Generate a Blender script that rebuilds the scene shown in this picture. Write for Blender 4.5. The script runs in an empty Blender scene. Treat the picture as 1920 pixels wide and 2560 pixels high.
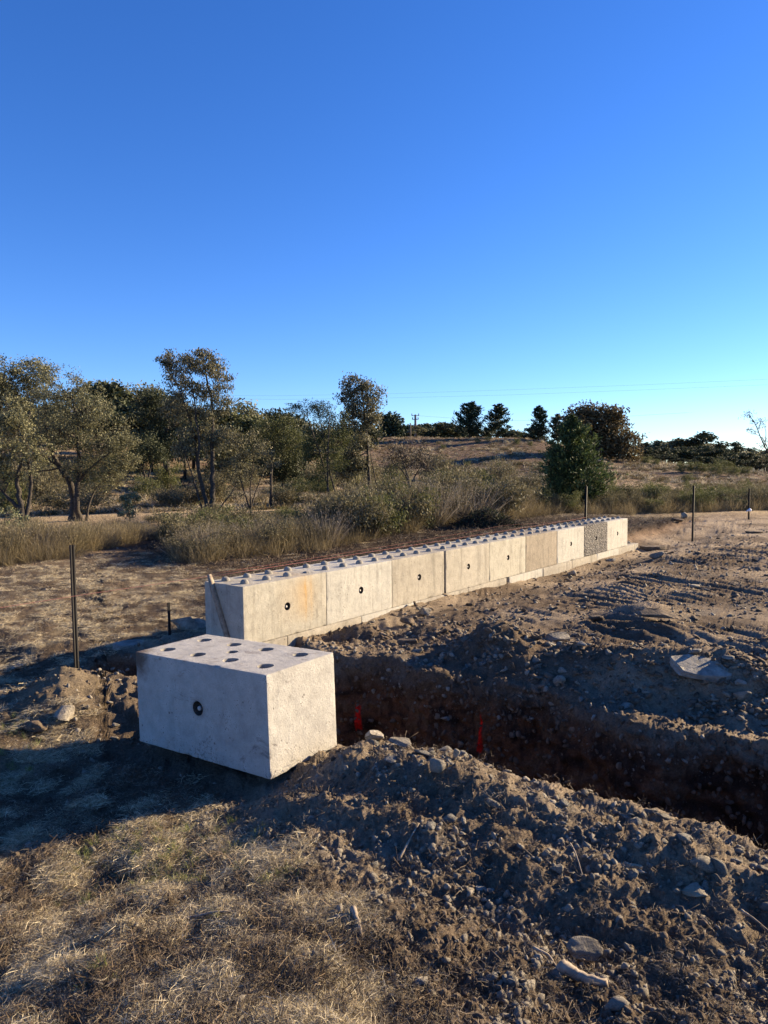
import bpy, bmesh, math, random
import numpy as np
from mathutils import Vector, Matrix, Euler
R = math.radians
scene = bpy.context.scene
col = scene.collection

# ------------------------------------------------------------------ camera
PITCH, ROLL, FPX, CAMZ = 0.0619, -0.0106, 1779.0, 1.7
cam_d = bpy.data.cameras.new('camera'); cam = bpy.data.objects.new('camera', cam_d); col.objects.link(cam)
cam.location = (0, 0, CAMZ)
cam.rotation_mode = 'XYZ'
cam.matrix_world = Matrix.Translation((0, 0, CAMZ)) @ Matrix.Rotation(math.pi/2 - PITCH, 4, 'X') @ Matrix.Rotation(ROLL, 4, 'Z')
cam_d.sensor_fit = 'VERTICAL'; cam_d.sensor_height = 36.0; cam_d.lens = FPX/2560*36
cam_d.clip_start = 0.05; cam_d.clip_end = 12000
scene.camera = cam

# ------------------------------------------------------------------ light
SUN_AZ, SUN_EL = R(65), R(18)      # azimuth clockwise from +Y
sun_dir = Vector((math.sin(SUN_AZ)*math.cos(SUN_EL), math.cos(SUN_AZ)*math.cos(SUN_EL), math.sin(SUN_EL)))
sd = bpy.data.lights.new('sun', 'SUN'); sd.energy = 5.0; sd.angle = R(0.53); sd.color = (1.0, 0.80, 0.52)
so = bpy.data.objects.new('sun', sd); col.objects.link(so)
so.rotation_euler = sun_dir.to_track_quat('Z', 'Y').to_euler()
world = bpy.data.worlds.new('World'); scene.world = world; world.use_nodes = True
wn = world.node_tree; wn.nodes.clear()
sky = wn.nodes.new('ShaderNodeTexSky'); sky.sky_type = 'NISHITA'; sky.sun_disc = False
sky.sun_elevation = SUN_EL; sky.sun_rotation = SUN_AZ; sky.altitude = 900; sky.air_density = 1.0; sky.dust_density = 0.15; sky.ozone_density = 3.0
hs = wn.nodes.new('ShaderNodeHueSaturation'); hs.inputs['Saturation'].default_value = 1.22; hs.inputs['Hue'].default_value = 0.505
tn = wn.nodes.new('ShaderNodeMix'); tn.data_type = 'RGBA'; tn.blend_type = 'MULTIPLY'; tn.inputs[0].default_value = 1.0; tn.inputs[7].default_value = (0.80, 0.92, 1.24, 1)
bg = wn.nodes.new('ShaderNodeBackground'); bg.inputs['Strength'].default_value = 0.069
wo = wn.nodes.new('ShaderNodeOutputWorld')
wn.links.new(sky.outputs[0], hs.inputs['Color']); wn.links.new(hs.outputs[0], tn.inputs[6]); wn.links.new(tn.outputs[2], bg.inputs[0]); wn.links.new(bg.outputs[0], wo.inputs[0])
scene.view_settings.view_transform = 'Standard'; scene.view_settings.look = 'None'
scene.view_settings.exposure = 1.5; scene.view_settings.gamma = 1.0
scene.view_settings.use_curve_mapping = False
scene.render.engine = 'CYCLES'
scene.cycles.max_bounces = 6; scene.cycles.diffuse_bounces = 3; scene.cycles.transparent_max_bounces = 6

# ------------------------------------------------------------------ pixel rays -> world places (photograph measured at 1659 x 2212)
SC = 1920/1659
def ray(xd, yd):
    X = xd*SC-960; U = 1280-yd*SC
    x = X*math.cos(ROLL)+U*math.sin(ROLL); u = -X*math.sin(ROLL)+U*math.cos(ROLL)
    return np.array([x, FPX*math.cos(PITCH)+u*math.sin(PITCH), -FPX*math.sin(PITCH)+u*math.cos(PITCH)])/FPX
def hit(xd, yd, z=0.0):
    r = ray(xd, yd); t = (z-CAMZ)/r[2]
    return r[0]*t, r[1]*t
def dirx(xd, dist):
    r = ray(xd, 1011); return r[0]/r[1]*dist, dist
def zat(xd, yd, dist):
    r = ray(xd, yd); return CAMZ+r[2]/r[1]*dist

# site frame: a = along the cross trench (to the right), b = along the block wall (away)
TH = 0.6645; W0 = (-1.397, 6.9215)
VX, VY = math.sin(TH), math.cos(TH); UX, UY = math.cos(TH), -math.sin(TH)
def to_ab(x, y): return (x-W0[0])*UX+(y-W0[1])*UY, (x-W0[0])*VX+(y-W0[1])*VY
def to_xy(a, b): return W0[0]+a*UX+b*VX, W0[1]+a*UY+b*VY

# ------------------------------------------------------------------ noise
_rng = np.random.RandomState(7)
_perm = _rng.permutation(256).astype(np.int32); _perm = np.concatenate([_perm, _perm, _perm])
_g = _rng.normal(size=(256, 3)).astype(np.float32); _g /= np.linalg.norm(_g, axis=1)[:, None]
def pn(x, y, z=None):
    x = np.asarray(x, np.float32); y = np.asarray(y, np.float32)
    z = np.zeros_like(x) if z is None else np.asarray(z, np.float32)
    xi = np.floor(x).astype(np.int32); yi = np.floor(y).astype(np.int32); zi = np.floor(z).astype(np.int32)
    xf = x-xi; yf = y-yi; zf = z-zi
    xi &= 255; yi &= 255; zi &= 255
    u = xf*xf*xf*(xf*(xf*6-15)+10); v = yf*yf*yf*(yf*(yf*6-15)+10); w = zf*zf*zf*(zf*(zf*6-15)+10)
    def gr(i, j, k):
        h = _perm[_perm[_perm[(xi+i) & 255]+((yi+j) & 255)]+((zi+k) & 255)]
        g = _g[h]
        return g[..., 0]*(xf-i)+g[..., 1]*(yf-j)+g[..., 2]*(zf-k)
    def lp(a, b, t): return a+(b-a)*t
    return 1.6*lp(lp(lp(gr(0,0,0), gr(1,0,0), u), lp(gr(0,1,0), gr(1,1,0), u), v),
                  lp(lp(gr(0,0,1), gr(1,0,1), u), lp(gr(0,1,1), gr(1,1,1), u), v), w)
def fb(x, y, z, lam, octs=3, gain=0.5, off=0.0):
    t = 0; am = 1.0
    for o in range(octs):
        t = t+am*pn(x/lam+off+17.3*o, y/lam+off*1.7+5.1*o, (0 if z is None else z)/lam+np.zeros_like(x)+3.7*o+off)
        lam *= 0.5; am *= gain
    return t
def ss(e0, e1, x):
    t = np.clip((x-e0)/(e1-e0), 0, 1); return t*t*(3-2*t)
def gs(x, s): return np.exp(-(x/s)**2)

# ------------------------------------------------------------------ terrain
CREST = [(-900,850),(-300,862),(0,880),(250,896),(450,912),(620,925),(820,938),(900,943),(1000,948),(1100,951),(1180,958),(1310,988),(1400,1008),(1500,1024),(1600,1037),(1700,1046),(2000,1050),(2600,1050)]
_ca = np.array([math.atan2(ray(x, y)[0], ray(x, y)[1]) for x, y in CREST])
_ce = np.array([ray(x, y)[2]/math.hypot(ray(x, y)[0], ray(x, y)[1]) for x, y in CREST])
_rc = np.array([120,120,120,115,110,105,100,98,95,92,90,85,80,76,74,72,72,72], float)
MOUNDS = [(2.76,3.45,0.17,0.36),(3.9,1.35,0.10,0.5),(-0.22,-1.70,0.19,0.22),(0.1,-1.95,0.12,0.3),(2.2,1.35,0.10,0.35),(1.15,1.55,0.10,0.3),(0.42,1.3,0.12,0.22),
          (3.2,2.7,0.10,0.4),(1.9,5.2,0.08,0.6),(1.3,9.2,0.10,0.4),(4.6,2.6,0.10,0.5),(5.6,-1.6,0.07,0.4),(4.35,-1.9,0.05,0.28),(4.9,-2.6,0.06,0.3)]
def ground_base(x, y):
    x = np.asarray(x, float); y = np.asarray(y, float)
    a, b = to_ab(x, y)
    r = np.hypot(x, y); az = np.arctan2(x, y)
    n1 = fb(x, y, None, 3.2, 2, off=3.3)
    n2 = fb(x, y, None, 0.9, 2, off=9.1)
    h = 0.05*n1
    wob = 0.10*fb(x, y, None, 0.8, 3, off=21.)
    # left paddock and clearing
    h += -0.14*ss(-0.3, -1.5, a)
    h += -0.10*ss(1.6, 0.8, a)*ss(-0.9, -1.6, b)-0.13*ss(3.4, 2.5, a)*ss(0.6, 1.5, a)*ss(-1.55, -2.2, b)*ss(-5.5, -4.0, b)
    # raised ground behind the far end of the wall, cut bank facing the pad
    h += 0.20*ss(7.5, 12.5, b)*ss(-0.45+wob, -0.95+wob, a)*ss(22, 17, b)
    # pad in front of the wall
    pad = ss(0.0, 0.4, a)*ss(0.35, 1.2, b)
    zl = np.interp(b, [0.4, 0.9, 1.8, 2.4, 3.6, 4.1, 5.4, 7.2, 8.8, 11.4, 15, 18], [-.16,-.12,-.13,-.08,-.09,-.10,-.15,-.21,-.18,-.18,-.16,0.0])
    near_w = ss(1.6, 0.15, a)*ss(-0.8, -0.3, a)
    h = h*(1-near_w*ss(0.3, 0.9, b)*ss(19, 15, b))+zl*near_w*ss(0.3, 0.9, b)*ss(19, 15, b)
    h += -0.04*pad
    # spoil ridge along the far lip of the cross trench
    h += 0.20*gs(b-1.12-0.12*np.sin(a*1.7), 0.38)*ss(1.3, 2.4, a)*(1+0.5*n2)
    h += -0.05*gs(b-0.45, 0.3)*ss(1.5, 3, a)
    # berm along the near lip
    h += 0.055*ss(-1.0, -1.25, b)*ss(-2.6, -1.7, b)*ss(2.75, 3.5, a)
    h += -0.06*ss(0.85, 1.1, a)*ss(2.75, 2.5, a)*ss(-2.2, -1.95, b)*ss(-1.0, -1.2, b)
    h += (0.045+0.05*n2)*gs(b+1.45+0.08*np.sin(a*2.3), 0.30)*ss(2.2, 3.0, a)
    h += 0.23*ss(-1.7, -4.6, b)*ss(2.7, 4.2, a)  # near ground ramped up towards the camera so it catches more sun
    # hummocks on the near spoil
    sp = ss(2.2, 3.6, a)*ss(-1.1, -1.5, b)
    h += sp*0.035*fb(x, y, None, 0.55, 2, off=40.)
    h += -0.05*ss(2.75, 2.1, a+0.15*n2)*ss(-1.15, -1.5, b)*ss(-4.2, -2.9, b)*ss(0.2, 0.9, a)
    h += 0.05*gs(b+2.05+0.05*n2, 0.10)*ss(2.35, 2.6, a)*ss(4.6, 3.4, a)+0.05*gs(b+1.62, 0.12)*ss(2.5, 2.7, a)
    for (ma, mb, mh, ms) in MOUNDS:
        h += mh*np.exp(-((a-ma)**2+(b-mb)**2)/ms**2)*(1+0.35*n2)
    hy = ss(2.9, 2.3, a)*ss(-1.6, -2.2, b)+ss(-0.8, -1.4, a)*ss(16, 12, r)
    h += 0.030*np.clip(hy, 0, 1)*fb(x, y, None, 0.42, 2, off=44.)
    # tracks rolled into the pad
    tr = ss(0.9, 2.0, a)*ss(1.7, 2.6, b)*ss(16, 11, b)*ss(0.55, -0.1, n1*0.5+0.15*n2)
    ph = (b+0.42*a+0.09*fb(x, y, None, 0.9, 2, off=31.))/0.23
    h += tr*0.075*(np.abs(np.sin(ph*math.pi))**1.3-0.5)*(0.85+0.7*np.clip(pn(x/0.7+3, y/0.7), -0.5, 1))
    h += tr*0.022*np.sin((b+0.25*a)/1.15*6.28+n1*2)
    # trenches
    wob2 = wob*1.5+0.10*np.sin(a*2.6+0.6)*ss(1.5, 2.5, a)
    cut = ss(0.30+wob2, 0.16+wob2, b)*ss(-1.28+wob*0.8, -1.06+wob*0.8, b)*ss(-0.80+wob, -0.55+wob, a)
    cut2 = ss(-0.75, -0.62, a)*ss(0.55+wob*0.5, 0.30+wob*0.5, a)*ss(0.75+wob*2, 0.30+wob*2, b)*ss(-1.25+wob, -1.0+wob, b)
    cut = np.maximum(cut, cut2)
    depth = 0.95+0.06*n2
    h = h*(1-cut)+(-depth)*cut
    # ground behind the wall is level with the first joint
    # far terrain
    ce = np.interp(az, _ca, _ce); rc = np.interp(az, _ca, _rc)
    zc = CAMZ+ce*rc
    e0 = -(CAMZ+0.1)/30.0
    t = np.clip((r-30)/(rc-30), 0, 1); t = t**0.8
    el = e0+(ce-e0)*(t*t*(3-2*t)*0.45+t*0.55)
    hf = np.where(r < rc, CAMZ+el*r, zc-np.minimum((r-rc)*0.02, 4.0))
    hf = hf+0.25*fb(x, y, None, 14., 2, off=50.)*ss(30, 45, r)
    hf += ss(34, 42, r)*0.06*fb(x, y, None, 2.2, 2, off=55.)
    k = ss(24, 33, r)
    return h*(1-k)+hf*k
def clods(P, N, r, a, b):
    """fine relief: displacement along the surface normal"""
    x, y, z = P[:, 0], P[:, 1], P[:, 2]
    d = np.zeros(len(x))
    soil = ss(-0.5, 0.6, np.where(b > -1.2, a+0.3+0*b, (a-2.6)*1.2))
    soil = np.clip(soil+(z < -0.25), 0, 1)
    def add(lam, amp, rmax, billow, off):
        m = r < rmax
        n = pn(x[m]/lam+off, y[m]/lam+off*2, z[m]/lam)
        if billow: n = 0.45-np.abs(n)*1.6
        calm = 1-0.55*ss(1.0, 2.0, a[m])*ss(1.9, 2.8, b[m])*ss(16, 12, b[m])
        d[m] += n*amp*calm*ss(rmax, rmax*0.6, r[m])*(0.75+0.25*soil[m])
    add(0.42, 0.022, 60, True, 1.)
    add(0.27, 0.024, 34, False, 6.)
    add(0.11, 0.014, 9, False, 8.)
    add(0.15, 0.022, 15, True, 2.)
    add(0.075, 0.019, 9.5, False, 3.)
    add(0.040, 0.014, 7, True, 4.)
    add(0.020, 0.0075, 5, False, 5.)
    w_ = (z < -0.06)*(a > -1.2)*(b < 1.3)*(b > -1.7)*(r < 16)
    nh = ss(3.0, 2.4, a-0.5*np.clip(-2.0-b, 0, 2))*ss(-1.7, -2.3, b)*(r < 6)
    d += nh*(0.030*pn(x/0.36+7, y/0.36, z)+0.022*np.minimum(pn(x/0.16+2, y/0.16, z), 0.12))
    d += w_*(0.055*pn(x/0.33, y/0.33, z/0.25+9)+0.04*np.abs(pn(x/0.12+4, y/0.12, z/0.10))+0.015*pn(x/0.05, y/0.05, z/0.05))
    return d
def ground_z(x, y):
    xa = np.array([x], float); ya = np.array([y], float)
    z = ground_base(xa, ya); a, b = to_ab(xa, ya)
    P = np.stack([xa, ya, z], 1)
    return float(z[0]+clods(P, None, np.hypot(xa, ya), a, b)[0])


# ------------------------------------------------------------------ materials
def mat(name):
    m = bpy.data.materials.new(name); m.use_nodes = True
    nt = m.node_tree; b = nt.nodes['Principled BSDF']; b.inputs['Roughness'].default_value = 0.9
    b.inputs['Specular IOR Level'].default_value = 0.25
    return m, nt, b
class NT:
    def __init__(s, nt): s.nt = nt
    def n(s, t, **k):
        nd = s.nt.nodes.new(t)
        for q, v in k.items():
            if q in nd.inputs: nd.inputs[q].default_value = v
            else: setattr(nd, q, v)
        return nd
    def l(s, a, b): s.nt.links.new(a, b)
    def coord(s, w='Object'): return s.n('ShaderNodeTexCoord').outputs[w]
    def noise(s, vec, scale, detail=4, rough=0.6, dist=0.0):
        nd = s.n('ShaderNodeTexNoise', Scale=scale, Detail=detail, Roughness=rough, Distortion=dist); s.l(vec, nd.inputs['Vector']); return nd.outputs['Fac']
    def ramp(s, fac, stops):
        nd = s.n('ShaderNodeValToRGB'); e = nd.color_ramp.elements
        while len(e) > 1: e.remove(e[-1])
        for i, (p, c) in enumerate(stops):
            q = e[0] if i == 0 else e.new(p)
            q.position = p; q.color = (c if len(c) == 4 else (*c, 1)) if isinstance(c, (tuple, list)) else (c, c, c, 1)
        s.l(fac, nd.inputs[0]); return nd.outputs[0]
    def mix(s, fac, a, b, mode='MIX'):
        nd = s.n('ShaderNodeMix'); nd.data_type = 'RGBA'; nd.blend_type = mode
        for sock, v in ((nd.inputs[0], fac), (nd.inputs[6], a), (nd.inputs[7], b)):
            if isinstance(v, (int, float)): sock.default_value = v
            elif isinstance(v, tuple): sock.default_value = (*v[:3], 1)
            else: s.l(v, sock)
        return nd.outputs[2]
    def math(s, op, a, b=0.0):
        nd = s.n('ShaderNodeMath', operation=op)
        for i, v in enumerate((a, b)):
            if isinstance(v, (int, float)): nd.inputs[i].default_value = v
            else: s.l(v, nd.inputs[i])
        return nd.outputs[0]
    def bump(s, h, bsdf, dist=0.01, strength=1.0, normal=None):
        nd = s.n('ShaderNodeBump', Strength=strength, Distance=dist); s.l(h, nd.inputs['Height'])
        if normal: s.l(normal, nd.inputs['Normal'])
        s.l(nd.outputs[0], bsdf.inputs['Normal']); return nd.outputs[0]

def ground_material():
    m, nt, b = mat('bare earth and dry grass'); T = NT(nt); v = T.coord()
    def attr(nm):
        nd = T.n('ShaderNodeAttribute'); nd.attribute_name = nm; return nd.outputs['Color']
    base = attr('tint')
    n1 = T.noise(v, 9, 6, 0.7); n2 = T.noise(v, 60, 5, 0.75); n3 = T.noise(v, 260, 3, 0.7)
    c = T.mix(1.0, base, T.ramp(n1, [(0.3, 0.72), (0.7, 1.28)]), 'MULTIPLY')
    c = T.mix(1.0, c, T.ramp(n2, [(0.32, 0.62), (0.5, 1.0), (0.72, 1.45)]), 'MULTIPLY')
    c = T.mix(0.7, c, T.ramp(n3, [(0.3, 0.7), (0.7, 1.3)]), 'MULTIPLY')
    T.l(c, b.inputs['Base Color'])
    hgt = T.math('ADD', T.math('MULTIPLY', n2, 1.0), T.math('MULTIPLY', n3, 0.35))
    T.bump(hgt, b, 0.045, 1.0)
    b.inputs['Roughness'].default_value = 1.0; b.inputs['Specular IOR Level'].default_value = 0.08
    return m
def concrete(name, c0, c1, pores=0.5, stain=None, rough_face=0.0, seed=0.0, streak=1.0):
    m, nt, b = mat(name); T = NT(nt)
    v0 = T.coord(); mp = T.n('ShaderNodeMapping'); T.l(v0, mp.inputs[0]); mp.inputs['Location'].default_value = (seed*3.1, seed*1.7, seed); v = mp.outputs[0]
    big = T.noise(v, 2.2, 5, 0.62, 0.4); mid = T.noise(v, 11, 5, 0.65); fine = T.noise(v, 110, 4, 0.7)
    c = T.ramp(big, [(0.3, tuple(q*0.95 for q in c0)), (0.72, tuple(q*0.94 for q in c1))])
    c = T.mix(1.0, c, T.ramp(mid, [(0.3, 0.80), (0.7, 1.13)]), 'MULTIPLY')
    c = T.mix(1.0, c, T.ramp(fine, [(0.3, 0.88), (0.7, 1.08)]), 'MULTIPLY')
    # vertical water streaks
    ms = T.n('ShaderNodeMapping'); T.l(v, ms.inputs[0]); ms.inputs['Scale'].default_value = (7, 7, 0.7)
    st = T.noise(ms.outputs[0], 1.6, 5, 0.6)
    c = T.mix(1.0, c, T.ramp(st, [(0.34, 1.0-0.26*streak), (0.48, 1.0)]), 'MULTIPLY')
    # air holes
    vo = T.n('ShaderNodeTexVoronoi', Scale=26.0, Randomness=1.0); T.l(v, vo.inputs['Vector'])
    gate = T.noise(v, 7.5, 2, 0.5)
    hole = T.math('LESS_THAN', T.math('ADD', vo.outputs['Distance'], T.math('MULTIPLY', T.math('SUBTRACT', 0.62, gate), 0.9)), 0.10+0.10*pores)
    vo2 = T.n('ShaderNodeTexVoronoi', Scale=90.0, Randomness=1.0); T.l(v, vo2.inputs['Vector'])
    hole2 = T.math('LESS_THAN', T.math('ADD', vo2.outputs['Distance'], T.math('MULTIPLY', T.math('SUBTRACT', 0.56, mid), 1.6)), 0.12+0.08*pores)
    hh = T.math('MAXIMUM', hole, hole2)
    c = T.mix(T.math('MULTIPLY', hh, 0.6), c, (0.07, 0.06, 0.055))
    # earthy scuffs
    sc = T.noise(v, 3.3, 8, 0.78, 1.2)
    if stain is None: stain = 0.35
    c = T.mix(T.math('MULTIPLY', T.ramp(sc, [(0.60, 0.0), (0.72, 1.0)]), stain), c, (0.07, 0.05, 0.04))
    T.l(c, b.inputs['Base Color'])
    h = T.math('ADD', T.math('MULTIPLY', mid, 0.8), T.math('MULTIPLY', fine, 0.35))
    h = T.math('SUBTRACT', h, T.math('MULTIPLY', hh, 0.5))
    if rough_face:
        rf = T.n('ShaderNodeTexVoronoi', Scale=38.0); T.l(v, rf.inputs['Vector'])
        h = T.math('ADD', h, T.math('MULTIPLY', T.math('SUBTRACT', 0.5, rf.outputs['Distance']), 3.0*rough_face))
        c2 = T.mix(T.math('MULTIPLY', T.ramp(rf.outputs['Distance'], [(0.25, 0.0), (0.55, 1.0)]), 0.75), c, (0.05, 0.045, 0.045))
        T.l(c2, b.inputs['Base Color'])
    T.bump(h, b, 0.010 if not rough_face else 0.014, 0.9)
    b.inputs['Roughness'].default_value = 0.92
    return m
def simple(name, c0, c1, scale=12, rough=0.9, bump=0.004, metallic=0.0):
    m, nt, b = mat(name); T = NT(nt); v = T.coord()
    n = T.noise(v, scale, 6, 0.7)
    T.l(T.ramp(n, [(0.3, c0), (0.7, c1)]), b.inputs['Base Color'])
    if bump: T.bump(n, b, bump, 0.9)
    b.inputs['Roughness'].default_value = rough; b.inputs['Metallic'].default_value = metallic
    return m
def leafy(name, c0, c1, trans=0.25, rough=0.7):
    """leaf colour varies from leaf to leaf through the per-leaf 'v' attribute"""
    m, nt, b = mat(name); T = NT(nt)
    at = T.n('ShaderNodeAttribute'); at.attribute_name = 'v'
    c = T.ramp(at.outputs['Fac'], [(0.0, c0), (1.0, c1)])
    T.l(c, b.inputs['Base Color']); b.inputs['Roughness'].default_value = rough; b.inputs['Specular IOR Level'].default_value = 0.3
    tr = T.n('ShaderNodeBsdfTranslucent'); T.l(c, tr.inputs['Color'])
    mx = T.n('ShaderNodeMixShader'); mx.inputs[0].default_value = trans
    T.l(b.outputs[0], mx.inputs[1]); T.l(tr.outputs[0], mx.inputs[2])
    T.l(mx.outputs[0], nt.nodes['Material Output'].inputs['Surface'])
    return m
M_ground = ground_material()
M = dict(
    gum=leafy('gum leaves', (0.040, 0.046, 0.022), (0.31, 0.29, 0.155), 0.25, 0.6),
    gumred=leafy('bronze gum leaves', (0.028, 0.036, 0.018), (0.27, 0.24, 0.14), 0.25, 0.6),
    pale=leafy('pale juvenile leaves', (0.09, 0.11, 0.055), (0.30, 0.29, 0.17)),
    dark=leafy('dark leaves', (0.014, 0.020, 0.009), (0.085, 0.095, 0.040), 0.15),
    pine=leafy('pine needles', (0.010, 0.020, 0.012), (0.05, 0.075, 0.035), 0.1),
    pineyoung=leafy('young pine needles', (0.014, 0.030, 0.011), (0.16, 0.20, 0.065), 0.15),  # lighter green needles of the young pine
    wattle=leafy('wattle leaves', (0.022, 0.031, 0.010), (0.165, 0.17, 0.055)),
    oak=leafy('autumn leaves', (0.032, 0.027, 0.014), (0.21, 0.155, 0.07), 0.25),
    scrub=leafy('scrub leaves', (0.028, 0.028, 0.014), (0.205, 0.178, 0.095)),
    broom=leafy('broom stems', (0.055, 0.046, 0.024), (0.25, 0.205, 0.115)),
    straw=leafy('dry straw', (0.15, 0.115, 0.07), (0.82, 0.70, 0.47), 0.25),
    drygrass=leafy('tall dry grass', (0.06, 0.048, 0.026), (0.36, 0.285, 0.155), 0.3),
    strawdull=leafy('dull dead grass', (0.08, 0.065, 0.048), (0.40, 0.335, 0.24), 0.2),
    mulch=leafy('broken roots and twigs', (0.030, 0.020, 0.013), (0.20, 0.14, 0.085), 0.0),
    greengrass=leafy('short green grass', (0.10, 0.12, 0.03), (0.30, 0.32, 0.10), 0.3),
    bark=simple('bark', (0.022, 0.019, 0.016), (0.095, 0.08, 0.066), 20, 0.95, 0.02),
    barkdark=simple('dark bark', (0.018, 0.015, 0.013), (0.05, 0.042, 0.035), 20, 0.95, 0.02),
    rust=simple('rusty black steel', (0.004, 0.004, 0.0045), (0.012, 0.009, 0.008), 60, 0.7, 0.002),
    timber=simple('weathered timber', (0.14, 0.105, 0.075), (0.42, 0.34, 0.25), 25, 0.9, 0.003),
    string=simple('pink string', (0.42, 0.15, 0.14), (0.52, 0.22, 0.20), 50, 0.8, 0),
    stringred=simple('red string', (0.26, 0.09, 0.08), (0.36, 0.13, 0.11), 50, 0.8, 0),
    wire=simple('grey wire', (0.10, 0.12, 0.15), (0.14, 0.16, 0.2), 50, 0.6, 0),
    white=simple('white plastic', (0.75, 0.75, 0.75), (0.85, 0.85, 0.85), 50, 0.5, 0),
    pole=simple('grey pole timber', (0.12, 0.10, 0.085), (0.24, 0.21, 0.18), 5, 0.9, 0.003),
    housewall=simple('white painted wall', (0.6, 0.6, 0.58), (0.7, 0.7, 0.68), 3, 0.8, 0),
    houseroof=simple('pale metal roof', (0.35, 0.36, 0.37), (0.42, 0.43, 0.44), 3, 0.5, 0),
    holedark=simple('dark brown cast recess', (0.035, 0.028, 0.024), (0.11, 0.09, 0.075), 30, 0.95, 0.002),  # dark brown tone, darker than the block concrete
    steel=simple('dull steel anchor', (0.35, 0.33, 0.30), (0.55, 0.52, 0.48), 40, 0.5, 0.001),
)
def rockmat(name, c0, c1, c2, s=1.0):
    m, nt, b = mat(name); T = NT(nt)
    v = T.coord(); 
    oi = T.n('ShaderNodeObjectInfo'); ad = T.n('ShaderNodeVectorMath', operation='ADD'); T.l(v, ad.inputs[0])
    sc = T.math('MULTIPLY', oi.outputs['Random'], 37.0); cb = T.n('ShaderNodeCombineXYZ'); T.l(sc, cb.inputs[0]); T.l(sc, cb.inputs[1]); T.l(cb.outputs[0], ad.inputs[1]); v = ad.outputs[0]
    n1 = T.noise(v, 3.5*s, 6, 0.65, 0.5); n2 = T.noise(v, 22*s, 6, 0.75)
    ml = T.n('ShaderNodeMapping'); T.l(v, ml.inputs[0]); ml.inputs['Scale'].default_value = (1, 1, 7)
    n3 = T.noise(ml.outputs[0], 3*s, 5, 0.7)
    c = T.ramp(n1, [(0.3, c0), (0.52, c1), (0.72, c2)])
    c = T.mix(1.0, c, T.ramp(n2, [(0.3, 0.65), (0.7, 1.3)]), 'MULTIPLY')
    c = T.mix(0.8, c, T.ramp(n3, [(0.35, 0.7), (0.65, 1.2)]), 'MULTIPLY')
    br = T.math('ADD', T.math('MULTIPLY', oi.outputs['Random'], 0.5), 0.75)
    c = T.mix(1.0, c, br, 'MULTIPLY')
    T.l(c, b.inputs['Base Color'])
    T.bump(T.math('ADD', T.math('ADD', n2, n3), n1), b, 0.05/s, 0.7)
    return m
M['rock'] = rockmat('grey brown field rock', (0.16, 0.13, 0.10), (0.30, 0.265, 0.21), (0.40, 0.32, 0.20))
M['rockgrey'] = rockmat('grey slate rock', (0.15, 0.14, 0.125), (0.27, 0.25, 0.215), (0.37, 0.32, 0.24))
M['rockbrown'] = rockmat('earthy rock', (0.08, 0.058, 0.040), (0.17, 0.125, 0.085), (0.27, 0.20, 0.13))
M['gravel'] = rockmat('gravel', (0.17, 0.145, 0.115), (0.32, 0.28, 0.225), (0.44, 0.38, 0.28), 4.0)
M['clod'] = rockmat('clods of soil', (0.11, 0.08, 0.056), (0.19, 0.142, 0.10), (0.30, 0.23, 0.16), 4.0)

# ------------------------------------------------------------------ object helpers
def mesh_np(name, V, F, material=None, attrs=None, smooth=False):
    """V (n,3); F list of index arrays grouped by size: [(m,3) and/or (m,4)]"""
    me = bpy.data.meshes.new(name)
    if isinstance(F, np.ndarray): F = [F]
    F = [f for f in F if len(f)]
    nl = sum(f.size for f in F); nf = sum(len(f) for f in F)
    me.vertices.add(len(V)); me.vertices.foreach_set('co', np.ascontiguousarray(V, np.float32).ravel())
    me.loops.add(nl); me.polygons.add(nf)
    me.loops.foreach_set('vertex_index', np.concatenate([f.ravel() for f in F]).astype(np.int32))
    st = []; s0 = 0
    for f in F:
        st.append(s0+np.arange(len(f))*f.shape[1]); s0 += f.size
    me.polygons.foreach_set('loop_start', np.concatenate(st).astype(np.int32))
    me.update(calc_edges=True)
    if smooth: me.polygons.foreach_set('use_smooth', np.ones(nf, bool))
    if attrs:
        for k, (typ, dom, val) in attrs.items():
            at = me.attributes.new(k, typ, dom)
            at.data.foreach_set('value' if typ == 'FLOAT' else ('color' if 'COLOR' in typ else 'vector'), np.ascontiguousarray(val, np.float32).ravel())
    if material: me.materials.append(material)
    me.update()
    return me
def obj(name, me, parent=None, loc=None, rot=None, scale=None):
    o = bpy.data.objects.new(name, me); col.objects.link(o)
    if parent: o.parent = parent
    if loc is not None: o.location = loc
    if rot is not None: o.rotation_euler = rot
    if scale is not None: o.scale = (scale,)*3 if isinstance(scale, (int, float)) else scale
    return o
def tag(o, label=None, cat=None, group=None, kind=None):
    if label: o['label'] = label
    if cat: o['category'] = cat
    if group: o['group'] = group
    if kind: o['kind'] = kind
    return o
def empty(name, loc, rz=0.0):
    o = bpy.data.objects.new(name, None); col.objects.link(o); o.location = loc; o.rotation_euler = (0, 0, rz); o.empty_display_size = 0.2
    return o
def copy_tree(o, parent=None):
    c = o.copy(); col.objects.link(c)
    if parent: c.parent = parent
    for ch in list(o.children): copy_tree(ch, c)
    return c
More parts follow.
